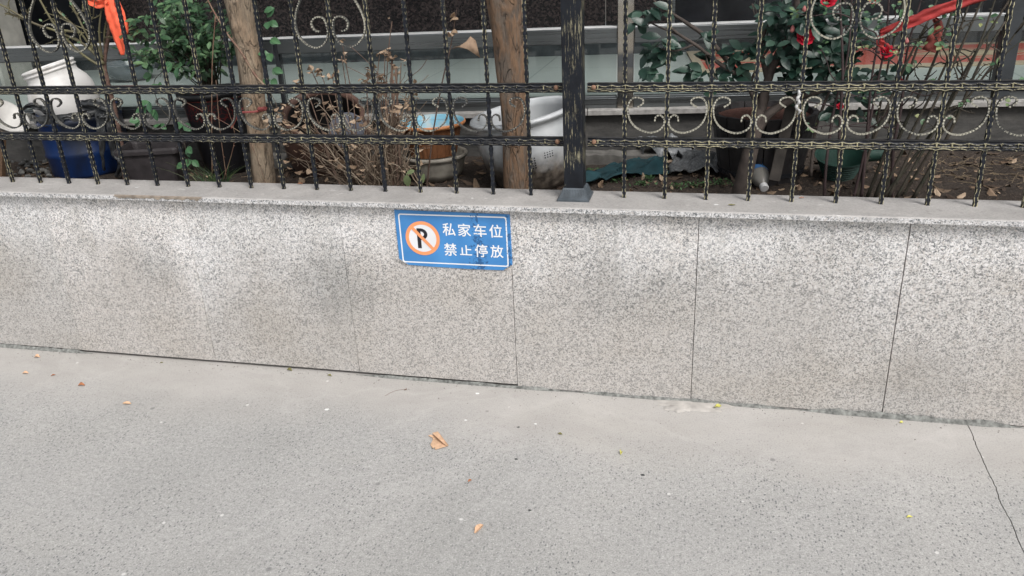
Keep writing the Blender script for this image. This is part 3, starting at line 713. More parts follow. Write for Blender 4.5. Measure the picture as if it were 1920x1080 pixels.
# wire rack
q = atz(255, 118, .76)
o = thing('wire_rack', 'black wire rack with curved rods standing on the porch', 'rack', (q.x, q.y+.12, .746))
m = MB(); l = o.location
for k in range(5):
    m.tube([l+Vector((-.18+.09*k,0,0)), l+Vector((-.18+.09*k,.02,.62))], .006, 6)
for h in (.05,.22,.4,.6):
    m.tube(crom([l+Vector((-.22,-.03,h)), l+Vector((-.12,-.07,h+.02)), l+Vector((.06,-.05,h)), l+Vector((.2,-.03,h-.02))], 5), .007, 6)
P(m.build('rods', M_blk, o, smooth=True))
for dx in (-.19, .19):
    m = MB()
    m.tube([l+Vector((dx,.16,0)), l+Vector((dx,.1,.62))], .009, 6); P(m.build('leg', M_blk, o))
q = atz(238, 150, .755)
o = tag(lathe_obj('glass_bowl', [(0,.002),(.08,.004),(.12,.03),(.145,.07),(.15,.10),(.156,.105),(.150,.11),(.142,.10),(.136,.07),(.11,.035),(0,.012)], (q.x,q.y+.05,.746), simple('smoky_bowl', (.11,.13,.145), .25, .2)), 'smoky grey bowl on the porch floor below the orange ribbon', 'bowl')

# ------------------------------------------------------------------ trees
def barkmat(name, a, b, c, sc=(9,9,2.2), fl=.5):
    g = NG(name); n1 = g.noise(1, 5, sc=sc, rough=.6); n2 = g.noise(1, 5, sc=(22,22,6), rough=.65, dist=.4)
    col = g.mix(g.ramp(n2, [(.44, 0), (.56, 1)]), g.ramp(n1, [(.3, a), (.62, b)]), c)
    fine = g.noise(1, 5, sc=(150,150,30), rough=.7)
    col = g.mix(1, col, g.ramp(fine, [(.3, .6), (.5, 1), (.7, 1.25)]), 'MULTIPLY')
    rid = g.math('ABSOLUTE', g.math('SUBTRACT', g.noise(1, 4, sc=(20,20,5.5), dist=.8), .5))
    crk = g.ramp(rid, [(.0, 1), (.022, 0)])
    col = g.mix(g.math('MULTIPLY', crk, fl), col, tuple(x*.28 for x in a))
    h = g.math('ADD', g.math('SUBTRACT', n2, g.math('MULTIPLY', crk, .35)), g.math('MULTIPLY', fine, .3))
    return g.out(col, .85, 0, h, .9, .02)
M_bark1 = barkmat('tan_bark', (.18,.14,.10), (.37,.295,.215), (.28,.205,.14))
M_bark2 = barkmat('orange_bark', (.125,.10,.08), (.25,.195,.15), (.25,.155,.095))
def trunk_mesh(path, rad, seed, knots=(), n=28):
    pts = crom(path, 14); m = MB(); N = len(pts); vs = []
    for i, p in enumerate(pts):
        t = i/(N-1)*(len(rad)-1); k = min(int(t), len(rad)-2); r = rad[k]+(rad[k+1]-rad[k])*(t-k)
        for j in range(n):
            a_ = 2*math.pi*j/n; d = Vector((math.cos(a_), math.sin(a_), 0))
            w = 1+.12*noise.noise(d*1.6+Vector((seed,0,p.z*2.5)))+.12*noise.noise(d*4+Vector((seed,2,p.z*4)))+.045*noise.noise(d*10+Vector((seed,4,p.z*8)))
            q_ = p+d*r*w
            for (kp, kr, kh) in knots:
                dd = (q_-kp).length
                if dd < kr*2.5: q_ += d*kh*math.exp(-(dd/kr)**2)
            vs.append(q_)
    m.add(vs, [(i*n+j, i*n+(j+1) % n, (i+1)*n+(j+1) % n, (i+1)*n+j) for i in range(N-1) for j in range(n)]+[tuple(range(n-1,-1,-1)), tuple((N-1)*n+j for j in range(n))])
    return m
def bare_branches(top, seed, h=1.3):
    rr = random.Random(seed); m = MB()
    def grow(p, d, L, r, dep):
        pts = [p]; 
        for k in range(5):
            d = (d+Vector((rr.uniform(-.18,.18), rr.uniform(-.18,.18), .05))).normalized(); pts.append(pts[-1]+d*L/5)
        m.tube(pts, [r*(1-.1*k) for k in range(6)], 6)
        if dep:
            for k in range(3): grow(pts[rr.choice((3,4,5))], (d+Vector((rr.uniform(-.7,.7), rr.uniform(-.7,.7), rr.uniform(0,.4)))).normalized(), L*.7, r*.5, dep-1)
    for k in range(4):
        a_ = k*1.57+rr.uniform(-.3,.3); grow(top-Vector((0,0,.04)), Vector((math.cos(a_)*.5, math.sin(a_)*.5, 1)).normalized(), h*.5, .03, 2)
    return m
t1 = thing('tree', 'pale tan bare tree trunk with knots behind the left fence', 'tree', (-1.37,.55,ZS))
b1 = [at(497,350,.55), at(488,270,.55), at(478,200,.55), at(468,120,.55), at(455,50,.55), at(447,0,.55)]
b1[0].z = ZS-.02; top1 = Vector((b1[-1].x-.04, .56, 1.9))
kn = [(at(463,124,.49), .010, .012), (at(458,18,.49), .014, .010), (at(440,52,.49), .018, .014), (at(474,158,.49), .009, .009), (at(468,60,.49), .016, .012), (at(450,85,.49), .02, -.010), (at(455,35,.49), .012, -.010), (at(478,215,.5), .02, -.008), (at(445,5,.49), .015, .012)]
b1 += [b1[-1]*(1-k/6)+top1*(k/6) for k in (1.2,2.4,3.6,4.8)]
P(trunk_mesh(b1+[top1], [.044,.044,.044,.045,.048,.053,.060,.066,.062,.058,.055], 1, kn).build('trunk', M_bark1, t1, smooth=True))
P(bare_branches(top1, 5).build('branches', M_bark1, t1, smooth=True))
t2 = thing('tree', 'orange brown flaking tree trunk beside the white crock', 'tree', (-.335,.5,ZS))
b2 = [at(967,360,.5), at(966,300,.5), at(964,220,.5), at(959,150,.5), at(954,70,.5), at(948,0,.5)]
b2[0].z = ZS-.02; top2 = Vector((b2[-1].x-.02, .52, 1.85))
b2 += [b2[-1]*(1-k/6)+top2*(k/6) for k in (1.2,2.4,3.6,4.8)]
P(trunk_mesh(b2+[top2], [.045,.046,.048,.052,.056,.065,.074,.074,.073,.071,.07], 2, [(at(948,150,.44),.02,.006)]).build('trunk', M_bark2, t2, smooth=True))
P(bare_branches(top2, 9).build('branches', M_bark2, t2, smooth=True))
# red tape round the left tree
m = MB(); c = at(474, 205, .55)
m.lathe([(.056,-.004),(.057,.0),(.056,.004)], c, 24, wob=.05)
e = at(487,205,.485); m.tube([e, e+Vector((.01,-.01,.002)), e+Vector((.03,-.012,.006))], [.010,.006,.009], 7)
e2 = at(440, 225, .5); m.tube([at(447,205,.50), at(441,222,.5), at(434,240,.5)], [.003,.007,.003], 7)
tag(m.build('red_tape', simple('faded_red', (.30,.075,.07), .6, .25), solid=.001), 'faded red plastic tape tied round the left tree trunk', 'tape')

# ------------------------------------------------------------------ pots and containers
def tilt(ax, deg): return Matrix.Rotation(math.radians(deg), 3, ax)
g = NG('glazed_crock'); zz = g.sep(g.obj())[2]
mk = g.ramp(g.math('ADD', zz, g.math('MULTIPLY', g.math('SUBTRACT', g.noise(14, 5, rough=.65), .5), .12)), [(.10, 1), (.19, 0)])
M_crock = g.out(g.mix(mk, g.ramp(g.noise(8, 4), [(.3, (.42,.445,.46)), (.7, (.58,.60,.61))]), g.ramp(g.noise(35, 5), [(.35, (.045,.038,.032)), (.7, (.20,.17,.14))])), .3, 0)
cr = thing('ceramic_crock', 'large tilted white ceramic crock with dirty base beside the post', 'crock', (-.295,.72,ZS-.005))
RB = tilt('Y', -9) @ tilt('X', 3)
prof = [(.0,.0),(.120,.0),(.150,.03),(.185,.11),(.200,.19),(.196,.255),(.190,.285),(.206,.292),(.214,.300),(.210,.309),(.196,.312),(.182,.306),(.180,.28),(.187,.20),(.17,.11),(.13,.03),(0,.02)]
o = lathe_obj('body', prof, (0,0,0), M_crock, None, 64, RB); o.parent = cr
# dark drain-hole dots pressed in the glaze
m = MB()
for gx, gz in [(a_, b_) for a_ in range(6) for b_ in range(5)]+[(a_+9, b_+3) for a_ in range(4) for b_ in range(4)]:
    an = math.radians(-88+gx*3.1); hz = .125+gz*.010; r = .1895+(hz-.125)*.13
    p = RB @ Vector((r*math.cos(an), r*math.sin(an), hz)); nn = RB @ Vector((math.cos(an), math.sin(an), 0))
    m.tube([p-nn*.002, p+nn*.0012], .0028, 6)
o = m.build('glaze_dots', M_blk, cr)
# beige pot + blue/orange basin
M_beige = simple('beige_plastic', (.30,.28,.24), .7, .3, 20, bs=.3)
q = at(813, 300, .78)
bp = thing('beige_pot', 'weathered beige round pot on the soil holding the orange basin', 'pot', (q.x,.80,ZS))
o = lathe_obj('body', [(0,0),(.10,0),(.118,.03),(.128,.085),(.130,.10)], (0,0,0), M_beige, None, 40); o.parent = bp
o = lathe_obj('rim', [(.130,.088),(.139,.090),(.141,.102),(.132,.106),(.124,.10),(.115,.06),(0,.055)], (0,0,0), M_beige, None, 40); o.parent = bp
bs_ = thing('plastic_basin', 'orange ribbed basin with pale blue inside set in the beige pot', 'basin', (q.x-.003,.80,ZS+.10))
g = NG('basin_orange'); an = g.n.new('ShaderNodeMath')
M_or = simple('orange_brown', (.21,.09,.04), .55, .35, 10); M_rim = simple('orange_rim', (.60,.25,.10), .5, .2, 12)
g = NG('basin_blue'); M_bi = g.out(g.mix(g.ramp(g.noise(14, 5), [(.5, 0), (.68, 1)]), (.22,.50,.64), (.55,.57,.53)), .5)
m = MB(); n = 120; prof = [(.095,.0),(.105,.04),(.118,.10),(.124,.125)]; vs = []
for r, z in prof:
    for k in range(n):
        a_ = 2*math.pi*k/n; rr = r+(.0022 if k % 4 < 2 else 0); vs.append((rr*math.cos(a_), rr*math.sin(a_), z))
m.add(vs, [(j*n+k, j*n+(k+1) % n, (j+1)*n+(k+1) % n, (j+1)*n+k) for j in range(3) for k in range(n)]); o = m.build('ribbed_wall', M_or, bs_)
o = lathe_obj('rim', [(.120,.119),(.138,.122),(.1445,.130),(.142,.138),(.1385,.139)], (0,0,0), M_rim, None, 48); o.parent = bs_
o = lathe_obj('lining', [(.1385,.139),(.126,.130),(.113,.10),(.092,.035),(0,.03)], (0,0,0), M_bi, None, 48); o.parent = bs_
# blue barrel with torn bin bag
q = at(160, 270, .78)
bb = thing('blue_barrel', 'blue plastic barrel draped with a torn black bag at left', 'barrel', (q.x,.80,ZS-.01))
M_bb = simple('barrel_blue', (.010,.055,.24), .38, .35, 6, bs=.1)
g = NG('barrel_blue_worn'); M_bb = g.out(g.mix(g.ramp(g.noise(4, 4, dist=.4), [(.40, 0), (.58, 1)]), (.006,.026,.105), (.010,.014,.024)), .38, 0, g.noise(30,3), .1, .003)
bt = tilt('Y', -3)
o = lathe_obj('body', [(0,.0),(.165,.0),(.178,.02),(.180,.10),(.187,.112),(.181,.124),(.181,.25),(.188,.262),(.181,.27),(.175,.30),(.168,.30),(.168,.06),(0,.05)], (0,0,0), M_bb, None, 56, bt); o.parent = bb
M_bag = simple('black_bag', (.03,.032,.034), .45, .5, 30, bs=.6)
def rag(pts, widths, name, mat, par=None, th=.002, rough=.006, seed=0, nw=6, up_=Vector((0,-1,0))):
    # crumpled cloth strip along a path
    pp = crom(pts, 8); m = MB(); N = len(pp); vs = []
    for i, p in enumerate(pp):
        t = (pp[min(i+1,N-1)]-pp[max(i-1,0)]).normalized(); sdv = t.cross(up_).normalized(); nn = sdv.cross(t)
        ft = i/(N-1)*(len(widths)-1); k = min(int(ft), len(widths)-2); w = widths[k]+(widths[k+1]-widths[k])*(ft-k)
        for j in range(nw+1):
            s_ = j/nw*2-1; wob = noise.noise(Vector((i*.35, s_*2.2, seed)))
            vs.append(p+sdv*s_*w*(1+.18*noise.noise(Vector((i*.5, s_*9, seed+3))))+nn*(rough*2*wob+rough*math.cos(s_*5+i*.2)))
    m.add(vs, [(i*(nw+1)+j, i*(nw+1)+j+1, (i+1)*(nw+1)+j+1, (i+1)*(nw+1)+j) for i in range(N-1) for j in range(nw)])
    o = m.build(name, mat, par, smooth=True, solid=th)
    return o
m = MB(); n = 70; vs = []; l = bb.location
for j in range(5):
    for k in range(n):
        a_ = 2*math.pi*k/n; rr = .186+.006*noise.noise(Vector((a_*3, j, 1)))
        ln = .02+.035*max(0, noise.noise(Vector((math.cos(a_)*3, math.sin(a_)*3, 4)))+.3)+(.03*abs(noise.noise(Vector((k*.9,0,7)))))
        vs.append(bt @ Vector((rr*math.cos(a_), rr*math.sin(a_), .305-ln*j/4+(.010*noise.noise(Vector((a_*4,3,2)))))))
m.add(vs, [(j*n+k, (j+1)*n+k, (j+1)*n+(k+1) % n, j*n+(k+1) % n) for j in range(4) for k in range(n)])
bag = thing('torn_bag', 'torn black plastic bag hanging in strips over the blue barrel rim', 'bag', (l.x, l.y-.18, l.z+.3))
o = m.build('folded_rim', M_bag, bag, solid=.001); o.matrix_parent_inverse = Matrix.Translation(bag.location).inverted() @ Matrix.Translation(l)
P(rag([at(188,212,.60), at(190,250,.59), at(192,290,.59), at(196,320,.6)], [.022,.016,.010,.003], 'strip', M_bag, bag, seed=3))
P(rag([at(208,205,.62), at(207,245,.61), at(214,285,.62), at(226,305,.62), at(218,332,.63)], [.02,.012,.014,.018,.006], 'strip', M_bag, bag, seed=8))
P(rag([at(150,195,.64), at(175,200,.62), at(198,212,.61), at(205,222,.61)], [.014,.028,.03,.012], 'crumple', M_bag, bag, rough=.014, seed=5))
P(rag([at(38,208,.66), at(55,198,.65), at(75,202,.65), at(92,214,.65)], [.004,.010,.014,.02], 'crumple', M_bag, bag, rough=.010, seed=15))
# white wide-mouth tub lying tilted in the barrel
g = NG('tub_white'); M_tubw = g.out(g.mix(g.ramp(g.noise(9, 5, rough=.7), [(.55, 0), (.75, .6)]), (.70,.69,.67), (.42,.38,.33)), .45)
q = at(118, 205, .80)
wt = thing('white_tub', 'tilted white plastic tub with a screw neck atop the blue barrel', 'tub', (q.x+.015,.83,q.z+.0))
TS = lambda L_: [(a_*.80, b_*.95) for a_, b_ in L_]
RT = tilt('Y', -13) @ tilt('X', 6)
o = lathe_obj('body', TS([(0,-.06),(.15,-.06),(.17,-.04),(.182,.03),(.182,.09),(.17,.125),(.146,.155),(.140,.165),(.140,.185)]), (0,0,0), M_tubw, None, 56, RT); o.parent = wt
o = lathe_obj('neck_rim', TS([(.140,.185),(.146,.187),(.147,.193),(.141,.196),(.141,.203),(.147,.205),(.148,.212),(.140,.217),(.132,.212),(.130,.15),(0,-.03)]), (0,0,0), M_tubw, None, 56, RT); o.parent = wt
# white basin far left
q = at(8, 228, .62)
o = thing('white_basin', 'worn white plastic basin on its side at far left edge', 'basin', (q.x-.035,.66,q.z+.0))
RT2 = tilt('Y', 48) @ Matrix.Scale(.72, 3)
for nm, pr in (('bowl', [(0,-.05),(.07,-.05),(.10,-.02),(.125,.03)]), ('rim', [(.125,.03),(.137,.031),(.139,.038),(.131,.040),(.12,.035),(.09,-.015),(0,-.04)])):
    c = lathe_obj(nm, pr, (0,0,0), simple('basin_white', (.50,.49,.47), .5, .2), None, 44, RT2); c.parent = o
# timber offcut leaning under it
q0, q1 = at(12, 255, .55), at(-22, 335, .52)
m = MB(); Mt = Matrix.Translation((q0+q1)/2) @ Matrix.Rotation(math.radians(20), 4, 'Y')
m.box((-.035,-.012,-.13), (.035,.012,.13), Mt); tag(m.build('timber_offcut', simple('old_timber', (.14,.085,.05), .8, .35, 14), bevel=.002), 'brown wooden board leaning at far left below the white basin', 'board')
# rubble by barrel
m = MB(); M_rub = simple('rubble_stone', (.10,.10,.095), .9, .5, 20)
for q_ in range(46):
    c = atz(U(20, 100), U(298, 332), ZS+.01) if q_ < 34 else atz(U(225, 250), U(310, 332), ZS+.01); r = U(.007,.018)
    vs = []; 
    m.lathe([(0,-r*.6),(r*.8,-r*.4),(r*U(.9,1.1),0),(r*.6,r*.5),(0,r*.65)], c, 6, tilt('X', U(-40,40)), wob=.5)
tag(m.build('rubble', M_rub), 'small grey rubble heaped on the soil beside the blue barrel', 'rubble', kind='stuff')
# rectangular dark trough
def rectpot(name, label, c, w, d, h, rz, mat, tl=None):
    o = thing(name, label, 'planter', c)
    Rz = Matrix.Rotation(rz, 3, 'Z') @ (tl or Matrix.Identity(3))
    def loop(sc, z, r=.02, n=4):
        pts = rrect(-w/2*sc[0], -d/2*sc[1], w/2*sc[0], d/2*sc[1], r, n); return [Rz @ Vector((p[0], p[1], z)) for p in pts]
    def skin(levels, name_, smooth=True):
        m = MB(); vs = []; k = len(levels[0])
        for L_ in levels: vs += L_
        fs = [(j*k+i, j*k+(i+1) % k, (j+1)*k+(i+1) % k, (j+1)*k+i) for j in range(len(levels)-1) for i in range(k)]
        m.add(vs, fs); x = m.build(name_, mat, o, smooth=smooth); return x
    b_ = skin([loop((.70,.70), 0), loop((.74,.74), h*.12), loop((.90,.90), h*.86), loop((.92,.92), h*.92)], 'body', False)
    r_ = skin([loop((.92,.92), h*.86), loop((1,1), h*.87), loop((1.01,1.01), h*.95), loop((.99,.99), h), loop((.93,.93), h), loop((.90,.90), h*.93), loop((.86,.86), h*.72)], 'rim', False)
    m = MB(); L_ = loop((.87,.87), h*.72); m.add(L_, [tuple(range(len(L_)))]); m.build('potting_soil', M_soil, o)
    return o
M_dpot = simple('dark_brown_plastic', (.040,.035,.037), .5, .25, 30, bs=.5, bscale=30)
q = atz(318, 320, ZS+.03)
rectpot('planter_trough', 'dark brown rectangular planter with rolled rim left of pale trunk', (q.x, .62, ZS-.02), .27, .20, .19, .28, M_dpot)
# tall black pot with red pattern
g = NG('black_red_pot'); z_ = g.sep(g.obj())[2]
bd = g.math('MULTIPLY', g.math('GREATER_THAN', z_, .255), g.math('LESS_THAN', z_, .33))
sw = g.ramp(g.vor(48, 'DISTANCE_TO_EDGE', 'Distance'), [(.02, 1), (.05, 0)])
ln = g.math('LESS_THAN', g.math('ABSOLUTE', g.math('SUBTRACT', z_, .345)), .003)
M_rp = g.out(g.mix(g.math('MAXIMUM', g.math('MULTIPLY', bd, sw), ln), (.010,.010,.012), (.13,.016,.014)), .35)
q = at(403, 200, .82)
o = thing('patterned_pot', 'tall black pot with red scroll pattern holding the leafy green shrub', 'pot', (q.x, .84, ZS-.01))
RR = tilt('Y', -2)
c = lathe_obj('body', [(0,0),(.095,0),(.10,.03),(.135,.33),(.138,.35)], (0,0,0), M_rp, None, 44, RR); c.parent = o
c = lathe_obj('rim', [(.138,.345),(.152,.350),(.155,.372),(.146,.378),(.136,.372),(.132,.34),(0,.33)], (0,0,0), M_rp, None, 44, RR); c.parent = o
# big brown clay jar lying tilted
g = NG('clay_brown'); M_clay = g.out(g.ramp(g.noise(9, 5), [(.3, (.045,.026,.021)), (.7, (.13,.075,.058))]), .38, 0, g.noise(20, 3), .15, .004)
q = at(618, 262, .82)
o = thing('clay_jar', 'large brown clay jar tipped forward behind the dry shrub', 'jar', (q.x-.03, .86, q.z-.03))
RJ = tilt('Y', 12) @ tilt('X', 24)
c = lathe_obj('body', [(0,-.19),(.10,-.19),(.15,-.13),(.185,-.03),(.19,.05),(.172,.12),(.160,.15)], (0,0,0), M_clay, None, 56, RJ); c.parent = o
c = lathe_obj('rim', [(.160,.15),(.172,.158),(.176,.170),(.168,.178),(.155,.174),(.152,.155)], (0,0,0), M_clay, None, 56, RJ); c.parent = o
c = lathe_obj('inside', [(.152,.155),(.150,.14),(.168,.06),(.163,-.03),(.12,-.13),(0,-.16)], (0,0,0), simple('jar_inside_shade', (.007,.006,.006), .6), None, 56, RJ); c.parent = o  # near-black inside: the shade in the jar's mouth put into the colour
# slate coloured lid leaning inside
c0_ = at(650, 245, .68); m = MB(); m.lathe([(0,-.004),(.075,-.004),(.078,0),(.075,.004),(0,.004)], c0_, 36, tilt('Y', 18) @ tilt('X', 62))
tag(m.build('slate_lid', simple('slate', (.075,.08,.10), .6), smooth=False), 'dark slate grey round lid leaning on the brown clay jar', 'lid')
# broken pale blocks / kerb behind
M_block = simple('grey_block', (.13,.125,.115), .9, .35, 25, bs=.6)
for (ua, va, ub, vb, Yd, lab) in ((560,300,470,300,.95,'rough grey stone strip on the soil behind the pale trunk'), (1105,288,1180,288,1.08,'rough grey kerb stone against the plinth right of the post')):
    A_, B_ = at(ua, va, Yd), at(ub, vb, Yd); m = MB()
    x0_, x1_ = min(A_.x, B_.x)-.1, max(A_.x, B_.x)+.12
    N = 26; vs = []
    for i in range(N+1):
        x = x0_+(x1_-x0_)*i/N; e = .008*noise.noise(Vector((x*14,0,Yd))); 
        for yy_, zz_ in ((-.04,-.03),(-.04,.028),(.04,.032),(.04,-.03)): vs.append((x, Yd+yy_+e, ZS+zz_+.01+e+.006*noise.noise(Vector((x*30,yy_*40,1)))))
    m.add(vs, [(i*4+k, i*4+(k+1) % 4, (i+1)*4+(k+1) % 4, (i+1)*4+k) for i in range(N) for k in range(4)]+[(3,2,1,0), tuple(N*4+k for k in range(4))])
    tag(m.build('kerb_stone', M_block), lab, 'stone')
# staved dark wooden tub
q = at(1425, 260, .86)
tub = thing('wooden_tub', 'large blackened round stave tub behind the camellia trunk', 'tub', (q.x+.01, .90, ZS-.02))
M_stv = simple('black_staves', (.022,.020,.021), .55, .5, 20, bs=.4)
m = MB(); NS = 16
for k in range(NS):
    a0_, a1_ = 2*math.pi*(k+.03)/NS, 2*math.pi*(k+.97)/NS; vs = []
    for z, r in ((0,.150),(.16,.178),(.285+.008*noise.noise(Vector((k*1.7,0,0))),.198)):
        for rr in (r, r-.018):
            for an in (a0_, (a0_+a1_)/2, a1_): vs.append((rr*math.cos(an)*1.02, rr*math.sin(an)*1.02, z))
    fs = []
    for j in range(2):
        for i in range(2): fs += [(j*6+i, j*6+i+1, j*6+i+7, j*6+i+6), (j*6+3+i+1, j*6+3+i, j*6+9+i, j*6+9+i+1)]
        fs += [(j*6+3, j*6, j*6+6, j*6+9), (j*6+2, j*6+5, j*6+11, j*6+8)]
    fs += [(12,13,16,15), (13,14,17,16)]
    m.add(vs, fs)
m.build('staves', M_stv, tub)
for z, r in ((.06,.164),(.235,.193)):
    m = MB(); m.lathe([(r+.001,z-.008),(r+.0045,z-.008),(r+.0055,z+.008),(r+.002,z+.008)], (0,0,0), 48); m.build('hoop', M_blk, tub)
g = NG('red_soil'); M_rs = g.out(g.mix(g.noise(60, 5), (.04,.015,.010), (.16,.07,.05)), .95, 0, g.noise(90,4), 1, .01)
m = MB(); m.lathe([(.182,.262),(.12,.27),(.05,.275),(.0001,.276)], (0,0,0), 40, wob=.05); m.build('potting_soil', M_rs, tub)
# board leaning on the tub, right
A_, B_ = at(1478, 190, .72), at(1462, 325, .66)
m = MB(); Mt = Matrix.Translation((A_+B_)/2) @ Matrix.Rotation(math.radians(9), 4, 'Y') @ Matrix.Rotation(math.radians(-12), 4, 'X'); m.box((-.02,-.006,-.16), (.02,.006,.16), Mt)
tag(m.build('leaning_board', simple('slat_grey', (.060,.052,.045), .8, .4, 20), bevel=.001), 'weathered grey board leaning on the right side of the stave tub', 'board')

# ------------------------------------------------------------------ litter on the bed
M_teal = simple('teal_cloth', (.008,.042,.052), .85, .35, 14, bs=.5)
def sheet(name, label, cat, quad, Yz, mat, amp, nx=34, ny=16, seed=0, th=.003, z0=None):
    # quad: four pixels (near-left, near-right, far-right, far-left) on the soil plane
    z0 = z0 or ZS+.012; Q = [atz(u, v, z0) for u, v in quad]; m = MB(); vs = []
    for i in range(nx+1):
        for j in range(ny+1):
            s_, t_ = i/nx, j/ny; p = (Q[0]*(1-s_)+Q[1]*s_)*(1-t_)+(Q[3]*(1-s_)+Q[2]*s_)*t_
            e = noise.noise(Vector((s_*3+seed, t_*2.5, seed)))
            edge = 1+.0*s_
            p = p+Vector((.03*noise.noise(Vector((t_*4, s_*4, seed+9))), .05*noise.noise(Vector((s_*4, t_*3, seed+5))), 0))
            p.z = max(soil_h(p.x, p.y)+.005, z0+amp*(abs(e)*1.6+.35*math.sin(t_*math.pi)*(1+math.sin(s_*7+seed))+.25*abs(noise.noise(Vector((s_*9, t_*7, seed+2))))))
            vs.append(p)
    m.add(vs, [(i*(ny+1)+j, (i+1)*(ny+1)+j, (i+1)*(ny+1)+j+1, i*(ny+1)+j+1) for i in range(nx) for j in range(ny)])
    return tag(m.build(name, mat, smooth=True, solid=th), label, cat)
sheet('teal_cloth', 'crumpled teal green cloth on the soil right of the post', 'cloth', [(1085,345),(1255,325),(1245,296),(1150,312)], 0, M_teal, .030, seed=2)
g = NG('cloudy_film'); M_film = g.out(g.ramp(g.noise(12, 5), [(.3, (.12,.13,.135)), (.7, (.28,.29,.30))]), .25, 0, g.noise(35, 4), .6, .01); 
sheet('plastic_sheet', 'cloudy clear plastic sheet crumpled behind the teal cloth', 'plastic sheet', [(1205,300),(1290,306),(1300,284),(1195,282)], 0, M_film, .07, seed=6, th=.001)
g = NG('grey_felt'); M_felt = g.out(g.ramp(g.noise(60, 5, rough=.7), [(.3, (.09,.095,.10)), (.7, (.27,.28,.28))]), .95, 0, g.noise(140, 4), 1, .01)
sheet('grey_sack', 'fuzzy grey felt sack lying between teal cloth and bottle', 'sack', [(1255,325),(1385,325),(1375,292),(1265,296)], 0, M_felt, .05, seed=11, th=.006)
m = MB(); c = atz(1350, 318, ZS+.02); pts = [c+Vector((.05*math.cos(t)*.5, 0.0, .035+.035*math.sin(t))) for t in [k*.45 for k in range(13)]]+[c+Vector((.07,0,-.0)), c+Vector((.12,.01,-.01))]
m.tube(pts, .0022, 6); tag(m.build('wire_loop', simple('grey_wire', (.22,.22,.21), .5), smooth=True), 'bent grey wire loop beside the grey sack', 'wire')
# bottle
q = atz(1425, 330, ZS+.045)
bt_ = thing('plastic_bottle', 'murky plastic bottle with white cap and blue label on the soil', 'bottle', (q.x-.012, q.y+.02, soil_h(q.x, q.y)+.062))
g = NG('murky_plastic'); M_bot = g.out((.27,.26,.235), .2, 0); g.b.inputs['Transmission Weight'].default_value = .25
ax = Vector((.22,-.85,-.38)).normalized(); RBt = ax.to_track_quat('Z', 'Y').to_matrix()
c = lathe_obj('body', [(0,-.10),(.030,-.10),(.036,-.09),(.036,-.03),(.035,-.025),(.036,-.02),(.036,.045),(.030,.075),(.016,.098),(.013,.104)], (0,0,0), M_bot, None, 32, RBt); c.parent = bt_
c = lathe_obj('label_band', [(.0368,-.035),(.0368,.034)], (0,0,0), NG('bottle_label').out((.05,.15,.34), .5), None, 32, RBt); c.parent = bt_
c = lathe_obj('cap', [(.0135,.100),(.0160,.100),(.0160,.116),(.0145,.118),(0,.118)], (0,0,0), simple('cap_white', (.62,.63,.63), .4, .1), None, 24, RBt, smooth=False); c.parent = bt_
# green ribbed bowl + teal can, right
M_grn = simple('green_plastic', (.012,.048,.035), .6, .3, 15)
q = atz(1560, 292, ZS+.03)
m = MB(); prof = []
for k in range(9):
    z = .0+.012*k; r = .050+.0048*k; prof += [(r, z), (r+.003, z+.004), (r, z+.008)]
m.lathe([(0,0)]+prof+[(.098,.11),(.090,.108),(.046,.01),(0,.01)], (q.x, .90, ZS-.01), 48, tilt('X', 14))
tag(m.build('green_bowl', M_grn), 'green ribbed plastic bowl on the soil behind the rose stems', 'bowl')
q = at(1640, 290, .95)
m = MB(); m.lathe([(0,-.03),(.024,-.03),(.026,-.026),(.026,.026),(.024,.03),(0,.03)], (0,0,0), 28, tilt('Y', 84)); o = m.build('teal_can', M_grn); o.location = (q.x, .95, q.z); tag(o, 'small teal green can lying against the plinth wall', 'can')

# ------------------------------------------------------------------ plants
M_camL = leafmat('camellia_leaf', (.011,.034,.024), (.026,.062,.044), (.06,.115,.08), .38)
M_camB = simple('camellia_bark', (.060,.047,.040), .85, .35, 25, bs=.6)
M_red = leafmat('red_petal', (.55,.010,.04), (.75,.025,.06), None, .6)
def wob(a_, b_, k=6, amp=.012):
    out = []
    for i in range(k+1):
        t = i/k; p = a_*(1-t)+b_*t
        if 0 < i < k: p = p+Vector((U(-1,1),U(-1,1),U(-1,1)))*amp
        out.append(p)
    return crom(out, 3)
def branch(m, pxs, r0, r1, n=7):
    pts = crom([at(u, v, Y) for u, v, Y in pxs], 6); N = len(pts)
    m.tube(pts, [r0+(r1-r0)*i/(N-1) for i in range(N)], n)
    return pts
cam = thing('camellia_bush', 'dark glossy camellia bush with red flowers right of the post', 'shrub', atz(1385, 372, ZS))
def cluster(mb, c, n, L, spread=.03, droop=.5):
    for k in range(n):
        an = U(0, 6.283); el = U(-.7, .8); d = Vector((math.cos(an)*math.cos(el), math.sin(an)*math.cos(el)*.8-.15, math.sin(el)-.15))
        p = c+Vector((U(-1,1),U(-1,1),U(-1,1)))*spread
        mb.leaf(p, d, Vector((U(-.3,.3), -.65+U(-.4,.3), .8)), L*U(.7,1.1), L*U(.42,.52), .22, U(.05,.4))
m = MB()
trunk = branch(m, [(1384,375,.52),(1398,320,.52),(1412,260,.54),(1422,215,.57),(1432,180,.62)], .031, .021, 12)
branch(m, [(1412,262,.54),(1440,215,.56),(1490,185,.6),(1560,160,.62),(1600,120,.62)], .018, .010)
branch(m, [(1425,215,.57),(1440,150,.58),(1455,110,.6),(1480,60,.6),(1495,0,.62),(1505,-60,.65)], .017, .009)
branch(m, [(1440,150,.58),(1432,118,.6),(1425,90,.6),(1440,40,.6)], .012, .006)
